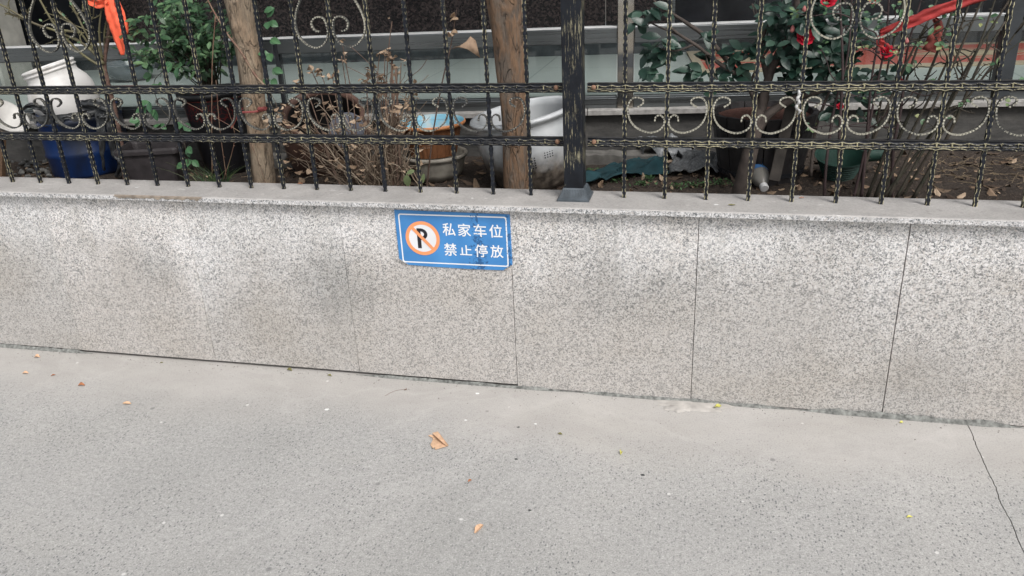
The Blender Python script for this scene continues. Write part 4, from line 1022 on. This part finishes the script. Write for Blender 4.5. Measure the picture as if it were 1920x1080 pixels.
branch(m, [(1424,205,.57),(1402,158,.6),(1375,128,.62),(1330,75,.62),(1290,45,.62),(1250,20,.62),(1232,8,.62),(1222,-6,.62)], .012, .003)
branch(m, [(1398,150,.6),(1350,120,.58),(1310,88,.58),(1275,66,.58),(1258,52,.58)], .008, .004)
branch(m, [(1300,84,.58),(1270,95,.57),(1240,92,.57)], .004, .002); branch(m, [(1405,160,.6),(1425,110,.6),(1440,60,.6)], .006, .002)
branch(m, [(1322,95,.58),(1330,130,.56),(1345,150,.56)], .003, .002); branch(m, [(1275,66,.58),(1235,50,.6),(1205,35,.62)], .004, .002)
branch(m, [(1425,60,.58),(1418,22,.58),(1410,7,.58),(1415,28,.57)], .003, .0015); branch(m, [(1226,30,.6),(1215,48,.6),(1205,62,.6)], .002,.001)
branch(m, [(1560,160,.62),(1530,240,.6),(1520,330,.58)], .005, .006)
P(m.build('branches', M_camB, cam, smooth=True))
m = MB()
for u, v, n in [(1205,22,5),(1222,12,4),(1190,38,5),(1240,18,2),(1245,75,6),(1228,95,9),(1250,95,7),(1215,105,5),(1212,130,7),(1232,140,4),(1262,88,5),(1300,132,7),(1318,138,6),(1340,110,5),(1345,142,6),(1320,65,4),(1385,90,5),(1398,98,5),(1378,110,6),(1395,122,5),(1370,142,3),(1318,175,2),(1415,85,3)]:
    cluster(m, at(u, v, .58+U(-.03,.03)), n, .068, .014)
for q_ in range(175):
    u = rnd.gauss(1520, 58); v = rnd.gauss(70, 48)
    if u > 1665 or u < 1418: continue
    if v > 140 and u < 1450: continue
    cluster(m, at(u, v, U(.50,.78)), 4, .055, .03)
for u, v in ((1545,200),(1560,215),(1580,190),(1555,180),(1530,135),(1570,140),(1600,130),(1480,120),(1620,150),(1640,150),(1660,130),(1672,145),(1650,165)):
    cluster(m, at(u, v, U(.55,.65)), 4, .055, .02)
P(m.build('foliage', M_camL, cam, smooth=True))
def flower(mb, c, r, fd=Vector((0,-.8,.5)), rings=((1,7),(.75,6),(.5,5),(.28,4))):
    fd = fd.normalized(); q0_ = fd.to_track_quat('Z', 'Y')
    for ri, (s_, n) in enumerate(rings):
        for k in range(n):
            an = 2*math.pi*(k+ri*.37)/n; el = .25+ri*.33
            d = q0_ @ Vector((math.cos(an)*math.cos(el), math.sin(an)*math.cos(el), math.sin(el)))
            mb.leaf(c+fd*.002*ri, d, fd, r*s_*1.05+.004, r*.85*s_+.004, -.25, -.2)
def single(mb, c, r): flower(mb, c, r)
for i, (u, v, r, fx) in enumerate(((1510,72,.030,-.2),(1553,2,.026,.2),(1662,98,.022,.3),(1640,0,.018,0),(1684,152,.012,0),(1575,200,.010,0))):
    m = MB(); single(m, at(u, v, .50 if i < 3 else .56), r*.95); P(m.build('flower', M_red, cam, smooth=True))
M_bud = simple('pink_bud', (.45,.16,.15), .6)
for u, v in ((1486,54),(1485,57),(1700,78),(1508,18)):
    m = MB(); m.lathe([(0,-.008),(.006,-.004),(.007,.002),(.003,.010),(0,.013)], at(u, v, .50), 10); P(m.build('bud', M_bud, cam, smooth=True))
# rose canes, right
M_cane = simple('rose_cane', (.065,.05,.038), .7, .4, 20, bs=.4, c2=(.030,.032,.020))
M_canep = simple('dark_cane', (.045,.028,.028), .7, .35, 20)
M_roseL = leafmat('rose_leaf', (.05,.12,.06), (.10,.20,.09), (.38,.40,.16), .5)
def thorns(m, pts, r, n):
    for q_ in range(n):
        i = rnd.randrange(1, len(pts)-1); p = pts[i]; t = (pts[i+1]-pts[i-1]).normalized(); d = t.cross(Vector((U(-1,1),U(-1,1),U(-1,1)))).normalized()
        m.tube([p+d*r*.6, p+d*(r+.009)-Vector((0,0,.002))], [.0022,.0003], 4)
def rosebush(label, base, canes, Y0_, col, leafn, nthorn=9, rr=(.0065,.0035), twigs=3, lr=.022):
    o = thing('rose_bush', label, 'rose bush', base); m = MB(); lf = MB()
    for cn in canes:
        pts = branch(m, cn, U(rr[0]*.8, rr[0]*1.2), U(rr[1]*.7, rr[1]), 6); thorns(m, pts, rr[0]*.8, nthorn)
        for q_ in range(twigs):
            i = rnd.randrange(len(pts)//3, len(pts)-1); p = pts[i]; d = Vector((U(-1,1), U(-.6,.4), U(-.2,.9))).normalized()
            L = U(.06,.20); e_ = wob(p, p+d*L, 4, .01); m.tube(e_, [.0028*(1-.6*k/len(e_)) for k in range(len(e_))], 5); thorns(m, e_, .002, 4)
            if U(0,1) < .6:
                for k in range(leafn): lf.leaf(e_[-1]+Vector((U(-.015,.015),U(-.01,.01),U(-.015,.015))), Vector((U(-1,1),U(-1,.2),U(-.6,.6))), Vector((0,-.7,.7)), U(lr*.7,lr*1.3), U(lr*.5,lr*.85))
    P(m.build('canes', col, o, smooth=True)); P(lf.build('foliage', M_roseL, o)); return o
c2 = []
for (u0, u1, v1) in ((1605,1700,-20),(1625,1765,-20),(1640,1800,-20),(1650,1830,-30),(1665,1850,-20),(1680,1872,-20),(1655,1905,-20),(1690,1935,20),(1600,1740,40),(1712,1885,40)):
    um = u0+(u1-u0)*.32+U(-14,14); u2_ = u0+(u1-u0)*.68+U(-12,12)
    Yd = U(.42,.75); c2.append([(u0,372,Yd),(um,250,Yd+.02),(u2_,120,Yd+.03),(u1,v1,Yd+.05)])
rosebush('tall thorny rose bush with fanned canes at the right end', atz(1660, 372, ZS), c2, .6, M_cane, 2, 12, twigs=5)
c3 = [[(1572,372,.40),(1574,250,.42),(1580,130,.44),(1575,0,.46),(1580,-40,.46)], [(1672,372,.55),(1675,280,.55),(1690,200,.56),(1700,100,.58),(1730,-10,.6)],
      [(1545,372,.42),(1550,300,.42),(1565,200,.45),(1590,100,.45),(1598,-20,.45)], [(1600,372,.5),(1622,280,.5),(1640,180,.5),(1660,80,.5),(1668,-20,.5)], [(1615,372,.5),(1625,260,.5),(1634,150,.5),(1650,60,.5)]]
rosebush('small leaved rose with upright dark canes in front of the camellia', atz(1600, 372, ZS), c3, .45, M_canep, 7, 8, (.0055,.003), 5, .015)
# yellow-green left rose
M_ycane = simple('green_cane', (.17,.16,.075), .6, .3, 20, c2=(.10,.085,.055))
c4 = [[(195,120,.62),(160,85,.60),(110,60,.58),(60,42,.57),(0,8,.56),(-30,0,.56)], [(190,118,.62),(165,70,.6),(140,20,.6),(120,-20,.6)], [(192,110,.62),(172,60,.6),(168,20,.6),(170,-20,.6)],
      [(185,122,.62),(150,98,.6),(105,50,.58),(75,0,.57),(65,-20,.57)], [(200,150,.62),(188,118,.62),(150,60,.62),(108,20,.62),(95,-10,.62)], [(118,57,.58),(140,60,.57),(157,62,.56)], [(60,42,.57),(30,30,.57),(10,25,.57)],
      [(192,112,.62),(186,60,.6),(192,10,.6),(200,-20,.6)], [(197,100,.64),(196,60,.64),(205,20,.64)]]
rose_l = rosebush('thorny yellow green rose branches rising behind the fence at left', atz(238, 345, ZS), c4, .6, M_ycane, 1, 16, (.0055,.0035), 2, .016)
m = MB(); pts = crom([at(238,345,.60), at(226,270,.61), at(214,205,.62), at(203,160,.62), at(196,118,.63), at(204,60,.64), at(203,20,.64)], 6)
m.tube(pts, [.015-.0004*k*.6 if k < 22 else .008 for k in range(len(pts))], 9); thorns(m, pts, .012, 30); P(m.build('old_stem', simple('old_rose_stem', (.11,.065,.05), .85, .45, 60, bs=.7), rose_l, smooth=True))
M_ribo = simple('ribbon_orange', (.85,.13,.06), .7, .12, 20, bs=.25)
ro = thing('orange_ribbon', 'bright orange ribbon tied to the rose stem at upper left', 'ribbon', at(203, 8, .62))
P(rag([at(203,-6,.58), at(208,25,.57), at(219,60,.57), at(230,103,.57)], [.018,.026,.030,.012], 'tail', M_ribo, ro, th=.0015, rough=.004, seed=1))
P(rag([at(214,-4,.60), at(226,25,.60), at(238,64,.60)], [.014,.018,.008], 'tail', M_ribo, ro, th=.0015, rough=.004, seed=4))
P(rag([at(168,-8,.6), at(185,4,.585), at(203,0,.58)], [.022,.024,.016], 'knot', M_ribo, ro, th=.0015, rough=.008, seed=7))
M_ribr = simple('ribbon_red', (.36,.035,.033), .8, .3, 18, bs=.4)
rr_ = thing('red_ribbon', 'long dusty red ribbon strung through the rose canes at upper right', 'ribbon', at(1740, 40, .5))
P(rag([at(1650,62,.50), at(1700,44,.48), at(1760,20,.48), at(1830,-2,.5), at(1880,-16,.5)], [.010,.016,.018,.014,.010], 'band', M_ribr, rr_, th=.0015, rough=.005, seed=2))
P(rag([at(1752,35,.52), at(1760,50,.52), at(1752,72,.51), at(1742,96,.51)], [.006,.016,.021,.019], 'tail', simple('ribbon_dusty', (.20,.045,.035), .85, .3, 30), rr_, th=.0015, rough=.006, seed=9))
P(rag([at(1655,60,.5), at(1650,78,.5), at(1662,90,.5), at(1660,112,.5)], [.006,.012,.012,.004], 'tail', M_ribr, rr_, th=.0015, rough=.006, seed=12))
# potted green shrub, left
M_gl = leafmat('fresh_leaf', (.018,.05,.024), (.045,.105,.045), (.17,.29,.14), .42)
gs = thing('green_shrub', 'fresh green leafy shrub growing in the black patterned pot', 'shrub', (at(403,200,.82).x, .84, ZS+.32))
m = MB(); st = MB(); base = Vector((gs.location.x, .84, ZS+.33))
for q_ in range(64):
    u = rnd.gauss(350, 58); v = rnd.gauss(58, 44); u = max(240, min(440, u)); v = max(-40, min(128, v)) if u > 300 else max(-30, min(100, v)); Yd = U(.52,.95)
    tip = at(u, v, Yd); pts = crom([base+Vector((U(-.03,.03),U(-.03,.03),0)), base*.5+tip*.5+Vector((0,0,.05)), tip], 5); st.tube(pts, [.0035-.0002*k for k in range(len(pts))], 4)
    d0 = (pts[-1]-pts[-3]).normalized()
    for k in range(15):
        p = tip-d0*.010*k*.8+Vector((U(-.028,.028),U(-.03,.03),U(-.022,.022))); m.leaf(p, Vector((U(-1,1),U(-1,.3),U(-.7,.5))), Vector((0,-.5,.85)), U(.028,.046), U(.016,.024), .15, .2)
for cu, cv in ((255,40),(275,30),(300,70),(330,75),(345,5),(320,8),(262,55),(290,95),(285,108),(275,118)):
    c = at(cu, cv, .55)
    for k in range(6): m.leaf(c+Vector((U(-.02,.02),U(-.02,.02),U(-.01,.01))), Vector((U(-1,1),U(-1,0),U(-.5,.3))), Vector((0,-.5,.85)), U(.035,.05), U(.02,.028), .15, .2)
P(m.build('foliage', M_gl, gs)); P(st.build('stems', M_cane, gs))
# climber with broad leaves
M_iv = leafmat('ivy_leaf', (.04,.11,.05), (.075,.18,.075), None, .45)
iv = thing('ivy_vine', 'vine with broad green leaves between barrel and patterned pot', 'vine', atz(330, 340, ZS))
m = MB(); lf = MB(); pts = branch(m, [(350,340,.55),(352,300,.55),(335,240,.56),(300,200,.58),(290,150,.58),(330,120,.6)], .002, .0012, 5); P(m.build('stem', M_cane, iv))
for u, v in ((285,140),(296,158),(280,190),(290,205),(272,200),(345,232),(352,275),(335,125),(322,118),(348,305),(300,232),(360,300),(262,225),(505,40),(508,72),(505,100),(512,128),(508,150),(515,15)):
    c = at(u, v, .56)
    for k in range(2): lf.leaf(c, Vector((U(-1,1),-.4,U(-.8,.2))), Vector((0,-.8,.5)), U(.034,.052), U(.024,.036), .2, .3)
P(lf.build('foliage', M_iv, iv))
# grass tuft by left tree
gt = thing('grass_clump', 'clump of long green grass blades left of the pale trunk', 'grass', atz(425, 345, ZS)); m = MB()
for q_ in range(60):
    c = Vector((gt.location.x+U(-.05,.07), .50+U(-.06,.06), ZS)); a_ = U(-1.1,1.3); L = U(.10,.22); w = U(.002,.0042)
    d = Vector((math.sin(a_)*.6, U(-.3,.2), 1)).normalized(); bend = Vector((math.sin(a_)*L*.5, -.02, -L*.25))
    vs = []
    for k in range(6):
        t = k/5; p = c+d*L*t+bend*t*t; vs += [p+Vector((w*(1-t),0,0)), p+Vector((0,-.001,0)), p-Vector((w*(1-t),0,0))]
    m.add(vs, [(k*3+j, k*3+j+1, k*3+j+4, k*3+j+3) for k in range(5) for j in range(2)])
P(m.build('blades', leafmat('grass_blade', (.03,.075,.03), (.07,.14,.05), (.22,.22,.10), .5), gt))
# dry shrub, centre-left
M_tw = leafmat('dry_twig', (.13,.095,.07), (.30,.23,.165), (.44,.36,.27), .8)
ds = thing('dry_shrub', 'withered brown shrub of dry twigs and curled leaves below the rails', 'shrub', atz(700, 362, ZS)); m = MB(); lf = MB()
for q_ in range(130):
    bx_ = rnd.gauss(705, 30); Yd = U(.36,.60); a_ = at(bx_, 356, Yd); a_.z = ZS+.01
    if q_ < 80: e_ = at(U(520, 770), U(185, 330), Yd+U(-.08,.12))
    else: e_ = at(U(690, 800), U(150, 320), Yd+U(-.05,.1))
    pts = wob(a_, e_, 5, .018); m.tube(pts, [.0030*(1-.65*k/len(pts)) for k in range(len(pts))], 5)
    for k in range(2):
        p = pts[rnd.randrange(len(pts)//3, len(pts))]; d = Vector((U(-1,1),U(-.5,.5),U(-.2,.9))).normalized(); tw = wob(p, p+d*U(.04,.12), 3, .006); m.tube(tw, .0011, 4)
    if U(0,1) < .72: lf.crumple(e_+Vector((0,-.005,0)), U(.008,.021), .6)
for q_ in range(110):
    u, v = U(505, 770), U(195, 345)
    lf.crumple(at(u, v, U(.30,.55)) , U(.007,.018), .6)
for u, v, bu in ((545,215,560),(560,240,590),(520,228,540),(600,260,640),(640,300,660)): # paler wisps
    for k in range(6): lf.crumple(at(u+U(-22,22), v+U(-14,14), .42), U(.010,.018), .7)
P(m.build('twigs', M_tw, ds, smooth=True)); P(lf.build('dead_foliage', M_dry, ds))
# dried flower stalks reaching above the rail
dst = thing('dried_stalks', 'tall dried flower stalks with curled seed heads above the rails', 'dry plant', atz(735, 362, ZS)); m = MB(); lf = MB()
heads = [(582,128,5,.012),(600,133,8,.016),(560,150,4,.012),(623,140,6,.014),(640,105,5,.010),(641,78,2,.010),(735,40,2,.008),(735,110,8,.013),(722,95,6,.013),(745,130,6,.012),(690,128,7,.016),(715,145,9,.016),(752,118,3,.010),(684,150,6,.012),(712,100,4,.012),(556,160,3,.010),(660,260,6,.014)]
for (u, v, n, r) in heads:
    Yd = U(.42,.5); b_ = at((u*.35+700*.65), 352, Yd); b_.z = ZS; t_ = at(u, v, Yd)
    pts = wob(b_, t_, 6, .009); m.tube(pts, [.0036*(1-.6*k/len(pts)) for k in range(len(pts))], 5)
    hd = MB()
    for k in range(n): hd.crumple(t_+Vector((U(-.016,.016),U(-.012,.012),U(-.022,.014))), r*U(.7,1.15), .7)
    P(hd.build('seed_head', M_dry, dst))
for ub, ut, vt in ((738,735,110),(745,738,150),(752,742,130),(733,722,165)): # thick brown main stems
    b_ = at(ub, 355, .45); b_.z = ZS; pts = wob(b_, at(ut, vt, .46), 5, .004); m.tube(pts, [.0065*(1-.45*k/len(pts)) for k in range(len(pts))], 7)
for (u, v) in ((800,112),(655,85),(650,125),(760,135)):
    pts = wob(at(745, 170, .46), at(u, v, .46), 4, .006); m.tube(pts, .0012, 4)
P(m.build('stalks', simple('stalk_brown', (.15,.10,.075), .85, .35, 30), dst, smooth=True))
# twig with the big curled leaf
tl = thing('dead_leaf_twig', 'thin twig with a large curled brown leaf between trunk and baluster', 'twig', atz(812, 362, ZS)); m = MB()
pts = crom([at(800,352,.42), at(812,250,.42), at(828,160,.42), at(842,100,.42), at(850,60,.42), at(856,18,.42)], 6); m.tube(pts, [.0035-.00007*k for k in range(len(pts))], 6)
m.tube(crom([at(846,92,.42), at(860,88,.41), at(872,84,.41)], 4), .0013, 5); m.tube(crom([at(850,60,.42), at(852,44,.41), at(850,34,.41)], 4), .0013, 5)
P(m.build('stem', simple('twig_dark', (.10,.065,.05), .8), tl))
m = MB(); V = [at(848,88,.40), at(862,86,.40), at(874,78,.385), at(882,68,.40), at(892,76,.40), at(896,92,.395), at(900,108,.41), at(888,100,.385), at(876,92,.37), at(866,90,.39)]
m.add(V, [(0,1,9), (1,2,8,9), (2,3,4,8), (4,5,7,8), (5,6,7)]); P(m.build('large_leaf', simple('tan_leaf', (.36,.25,.17), .8, .3, 40, bs=.5), tl, solid=.0012, smooth=True))
for u, v, r in ((850,34,.018),(846,62,.013),(852,58,.012),(848,28,.013)):
    m = MB(); m.crumple(at(u, v, .41), r, .75); P(m.build('small_leaf', M_dry, tl, solid=.0008))
# red sucker stems over the pale trunk and thin dry stems in the pot
sk = thing('bare_suckers', 'thin reddish bare stems crossing in front of the pale trunk', 'twigs', atz(520, 350, ZS)); m = MB()
for pxs, r0, r1 in (([(500,165,.44),(478,140,.44),(450,95,.44),(425,62,.44),(400,20,.46),(385,-10,.46)], .0062, .0022), ([(398,330,.5),(397,240,.5),(398,120,.5),(404,30,.5)], .002,.0022), ([(425,335,.48),(412,240,.48),(405,150,.5)], .0015,.0012), ([(418,340,.48),(440,260,.48),(425,200,.48)], .0015,.001), ([(500,350,.46),(470,270,.46),(430,235,.46),(345,190,.46)], .0014,.001), ([(500,165,.44),(512,230,.44),(530,340,.45)], .005,.006)):
    pts = branch(m, pxs, r0, r1, 6); thorns(m, pts, r0, 14 if r0 > .004 else 3)
P(m.build('stems', simple('sucker_red', (.16,.07,.05), .6, .35, 25, c2=(.24,.18,.12)), sk, smooth=True))
# two broad pale leaves close to the coping
m = MB(); 
m.leaf(at(765,350,.25), Vector((.0,-.1,1)), Vector((0,-1,.1)), .046, .030, .1, .1); m.leaf(at(762,325,.27), Vector((.9,-.1,.35)), Vector((0,-.7,.6)), .035, .020, .1, .1); m.leaf(at(790,345,.27), Vector((.3,-.1,.9)), Vector((0,-1,.1)), .04, .02, .3, .2)
m.tube([at(764,352,.26), at(762,325,.27)], .001, 4)
tag(m.build('seedling', leafmat('seedling_leaf', (.18,.24,.11), (.24,.30,.14), None, .5)), 'small seedling with broad pale green leaves just behind the coping', 'seedling')

# ------------------------------------------------------------------ loose leaves and specks on pavement and coping
M_pl = simple('pale_tan_leaf', (.55,.36,.23), .8, .2, 60, bs=.4); M_br = simple('brown_leaf', (.30,.12,.05), .7, .4, 60, bs=.4)
M_ol = simple('olive_leaf', (.16,.15,.05), .7, .3, 60); M_yl = simple('yellow_bloom', (.55,.52,.12), .6, .2, 60)
# big folded leaf
q = atz(822, 828, 0); m = MB()
def px2(u, v, z): return atz(u, v, z)
top_ = [px2(810,812,.012), px2(821,809,.016), px2(841,835,.010), px2(838,836,.006), px2(831,831,.012), px2(819,820,.019)]
bot_ = [px2(803,817,.004), px2(810,820,.003), px2(812,824,.004), px2(807,834,.003), px2(812,841,.005), px2(815,838,.004), px2(816,843,.003), px2(840,836,.003), px2(836,828,.004), px2(818,816,.006), px2(808,815,.006)]
m.add(top_, [(0,5,4,1), (1,4,3,2)]); m.add(bot_, [tuple(range(11))])
tag(m.build('folded_leaf', M_pl, solid=.0009), 'largest leaf on the pavement, pale tan and folded over itself', 'leaf')
def fleaf(u, v, L, Wd, ang, mat, label, lift=.006, cat='leaf', zb=0, grp='fallen leaves on the pavement'):
    c = atz(u, v, zb); m = MB(); n = 7; d = Vector((math.cos(ang), math.sin(ang), 0)); s_ = Vector((-d.y, d.x, 0)); vs = []
    for i in range(n+1):
        t = i/n; w = Wd*.5*math.sin(math.pi*min(.97, max(.04, t)))**.8*(1+U(-.16,.16)); cu = lift*(math.sin(t*3.1))+U(0,.0015)
        p = c+d*(t-.5)*L+Vector((0,0,.001)); vs += [p+s_*w+Vector((0,0,cu*1.4+.001)), p+Vector((0,0,.0012+cu*.3)), p-s_*w*U(.8,1)+Vector((0,0,cu*.9+.001))]
    m.add(vs, [(k*3+j, k*3+j+1, k*3+j+4, k*3+j+3) for k in range(n) for j in range(2)])
    return tag(m.build('fallen_leaf', mat, solid=.0006), label, cat, grp)
fleaf(898, 993, .040, .018, 1.25, M_pl, 'narrow pale tan leaf nearest the bottom edge of the pavement')
fleaf(238, 758, .034, .012, .05, M_pl, 'long flat cream leaf lying left on the pavement', .005)
fleaf(153, 724, .026, .012, .25, M_br, 'curled rusty brown leaf on the pavement at left', .008)
fleaf(70, 671, .024, .012, .2, M_pl, 'tan crumpled leaf close to the wall foot at far left', .009)
fleaf(48, 701, .024, .010, .2, M_pl, 'cream curled leaf leftmost on the pavement', .006)
fleaf(100, 705, .016, .006, .7, M_br, 'small brown sliver leaf between cream and rusty leaves', .003)
fleaf(543, 695, .024, .012, -.2, M_ol, 'olive curled leaf against the wall foot near a joint', .006)
fleaf(618, 705, .018, .008, -.2, M_ol, 'small olive leaf right of the olive curled leaf', .003)
fleaf(303, 681, .012, .005, .4, M_ol, 'tiny dark leaf scrap below the panel joint at left', .002)
fleaf(1050, 815, .016, .007, -.3, M_ol, 'small olive leaf right of the folded tan leaf', .003)
fleaf(1165, 851, .014, .009, 1.4, M_yl, 'small yellow green leaf upright on the pavement centre right', .008)
fleaf(1705, 971, .016, .007, .3, M_yl, 'small faded yellow leaf on the pavement at lower right', .003)
fleaf(881, 903, .012, .008, .8, M_br, 'tiny reddish brown leaf scrap below the folded leaf', .003)
fleaf(1690, 794, .011, .007, .2, M_yl, 'tiny yellowish bit at the wall foot by the right joint', .004)
fleaf(1372, 385.5, .022, .008, .1, M_ol, 'flat olive leaf lying on the coping right of the post', .001, zb=.681, grp='leaves on the coping')
fleaf(1503, 372, .016, .005, .3, M_br, 'dark brown leaf sliver lying on the coping at right', .001, zb=.681, grp='leaves on the coping')
fleaf(563, 345.5, .020, .007, .1, M_br, 'dark leaf fragment lying on the coping at left', .001, zb=.681, grp='leaves on the coping')
m = MB(); c = atz(1341, 762, .006)
for k in range(4): m.leaf(c+Vector((U(-.008,.008),U(-.006,.004),U(0,.003))), Vector((U(-1,1),U(-1,1),U(0,.5))), Vector((0,0,1)), .014, .012, -.3, 0)
tag(m.build('yellow_petals', M_yl), 'small cluster of yellow petals at the wall foot on the mortar spill', 'petals')
# curved twig
m = MB(); m.tube(crom([atz(722,742,.0015), atz(735,735,.002), atz(748,731,.003), atz(763,730,.002)], 5), .0005, 5); m.tube([atz(758,731,.004), atz(763,729,.006)], .002, 6)
tag(m.build('fallen_twig', simple('twig_brown', (.22,.16,.13), .8)), 'thin curved brown twig on the pavement below the sign', 'twig')
# dark gum spots and white droppings
M_gum = simple('gum_black', (.035,.037,.04), .6); M_drop = simple('dropping_white', (.68,.68,.67), .8, .1)
def flat(u, v, r, mat, label, name, cat, grp, zb=0, seed=1.0):
    c = atz(u, v, 0) if not zb else atz(u, v, zb); m = MB(); n = 18
    vs = [(c.x, c.y, zb+.0022)]+[(c.x+r*(1+.5*noise.noise(Vector((math.cos(2*math.pi*k/n)*1.5+seed*3, math.sin(2*math.pi*k/n)*1.5, seed))))*math.cos(2*math.pi*k/n), c.y+r*.75*(1+.5*noise.noise(Vector((math.cos(2*math.pi*k/n)*1.5, math.sin(2*math.pi*k/n)*1.5+seed*2, seed))))*math.sin(2*math.pi*k/n), zb+.0006) for k in range(n)]
    m.add(vs, [(0, 1+k, 1+(k+1) % n) for k in range(n)]); return tag(m.build(name, mat, smooth=True), label, cat, grp)
for i, (u, v, r, lb) in enumerate(((1205,891,.0068,'largest flattened black gum spot, right of the yellow green leaf'), (972,801,.0050,'black gum spot between the folded leaf and the wall'), (968,861,.0052,'dark gum spot level with the folded leaf, to its right'), (993,957,.0050,'round dark gum spot right of the narrow tan leaf'))):
    flat(u, v, r, M_gum, lb, 'gum_spot', 'gum spot', 'gum spots on the pavement', seed=i*1.7+.5)
for i, (u, v, r, lb) in enumerate(((895,738,.0075,'star shaped white splash on the pavement near the wall below the sign'), (613,768,.0080,'white splash on the pavement left of the curved twig'), (873,788,.005,'small white splash just above the folded leaf'), (1004,795,.005,'small white splash beside the black gum spot'))):
    flat(u, v, r, M_drop, lb, 'white_splash', 'splash', 'white splashes on the pavement', seed=i*2.3+.9)
for i, (u, v, r, lb) in enumerate(((1343,384,.007,'white spot on the coping beside the flat olive leaf'), (257,351.5,.007,'white spot on the coping above the brown chipped edge'), (886,372,.005,'small white spot on the coping above the sign'))):
    flat(u, v, r, M_drop, lb, 'white_spot', 'spot', 'white spots on the coping', zb=.6803, seed=i*3.1+.2)

# grit, dust crumbs and mortar bits gathered along the wall foot
M_grit = leafmat('grit_mix', (.10,.09,.08), (.30,.28,.26), (.62,.60,.57), .9)
m = MB()
for q_ in range(900):
    x = U(-3.2, 2.2); y = -.006-abs(rnd.gauss(0, .035)) if U(0,1) < .72 else U(-1.3, -.05); r_ = U(.0008,.0022)*(1.5 if U(0,1) < .12 else 1)
    p = Vector((x, y, r_*.4)); a_ = U(0, 3.1); d = Vector((math.cos(a_), math.sin(a_), 0)); e_ = Vector((-d.y, d.x, 0))
    m.add([p+d*r_*U(1,1.8), p+e_*r_*U(.6,1), p-d*r_*U(1,1.6), p-e_*r_*U(.6,1), p+Vector((0,0,r_*.9))], [(0,1,4),(1,2,4),(2,3,4),(3,0,4)])
tag(m.build('grit', M_grit), 'fine grit and mortar crumbs gathered along the wall foot', 'grit', kind='stuff')
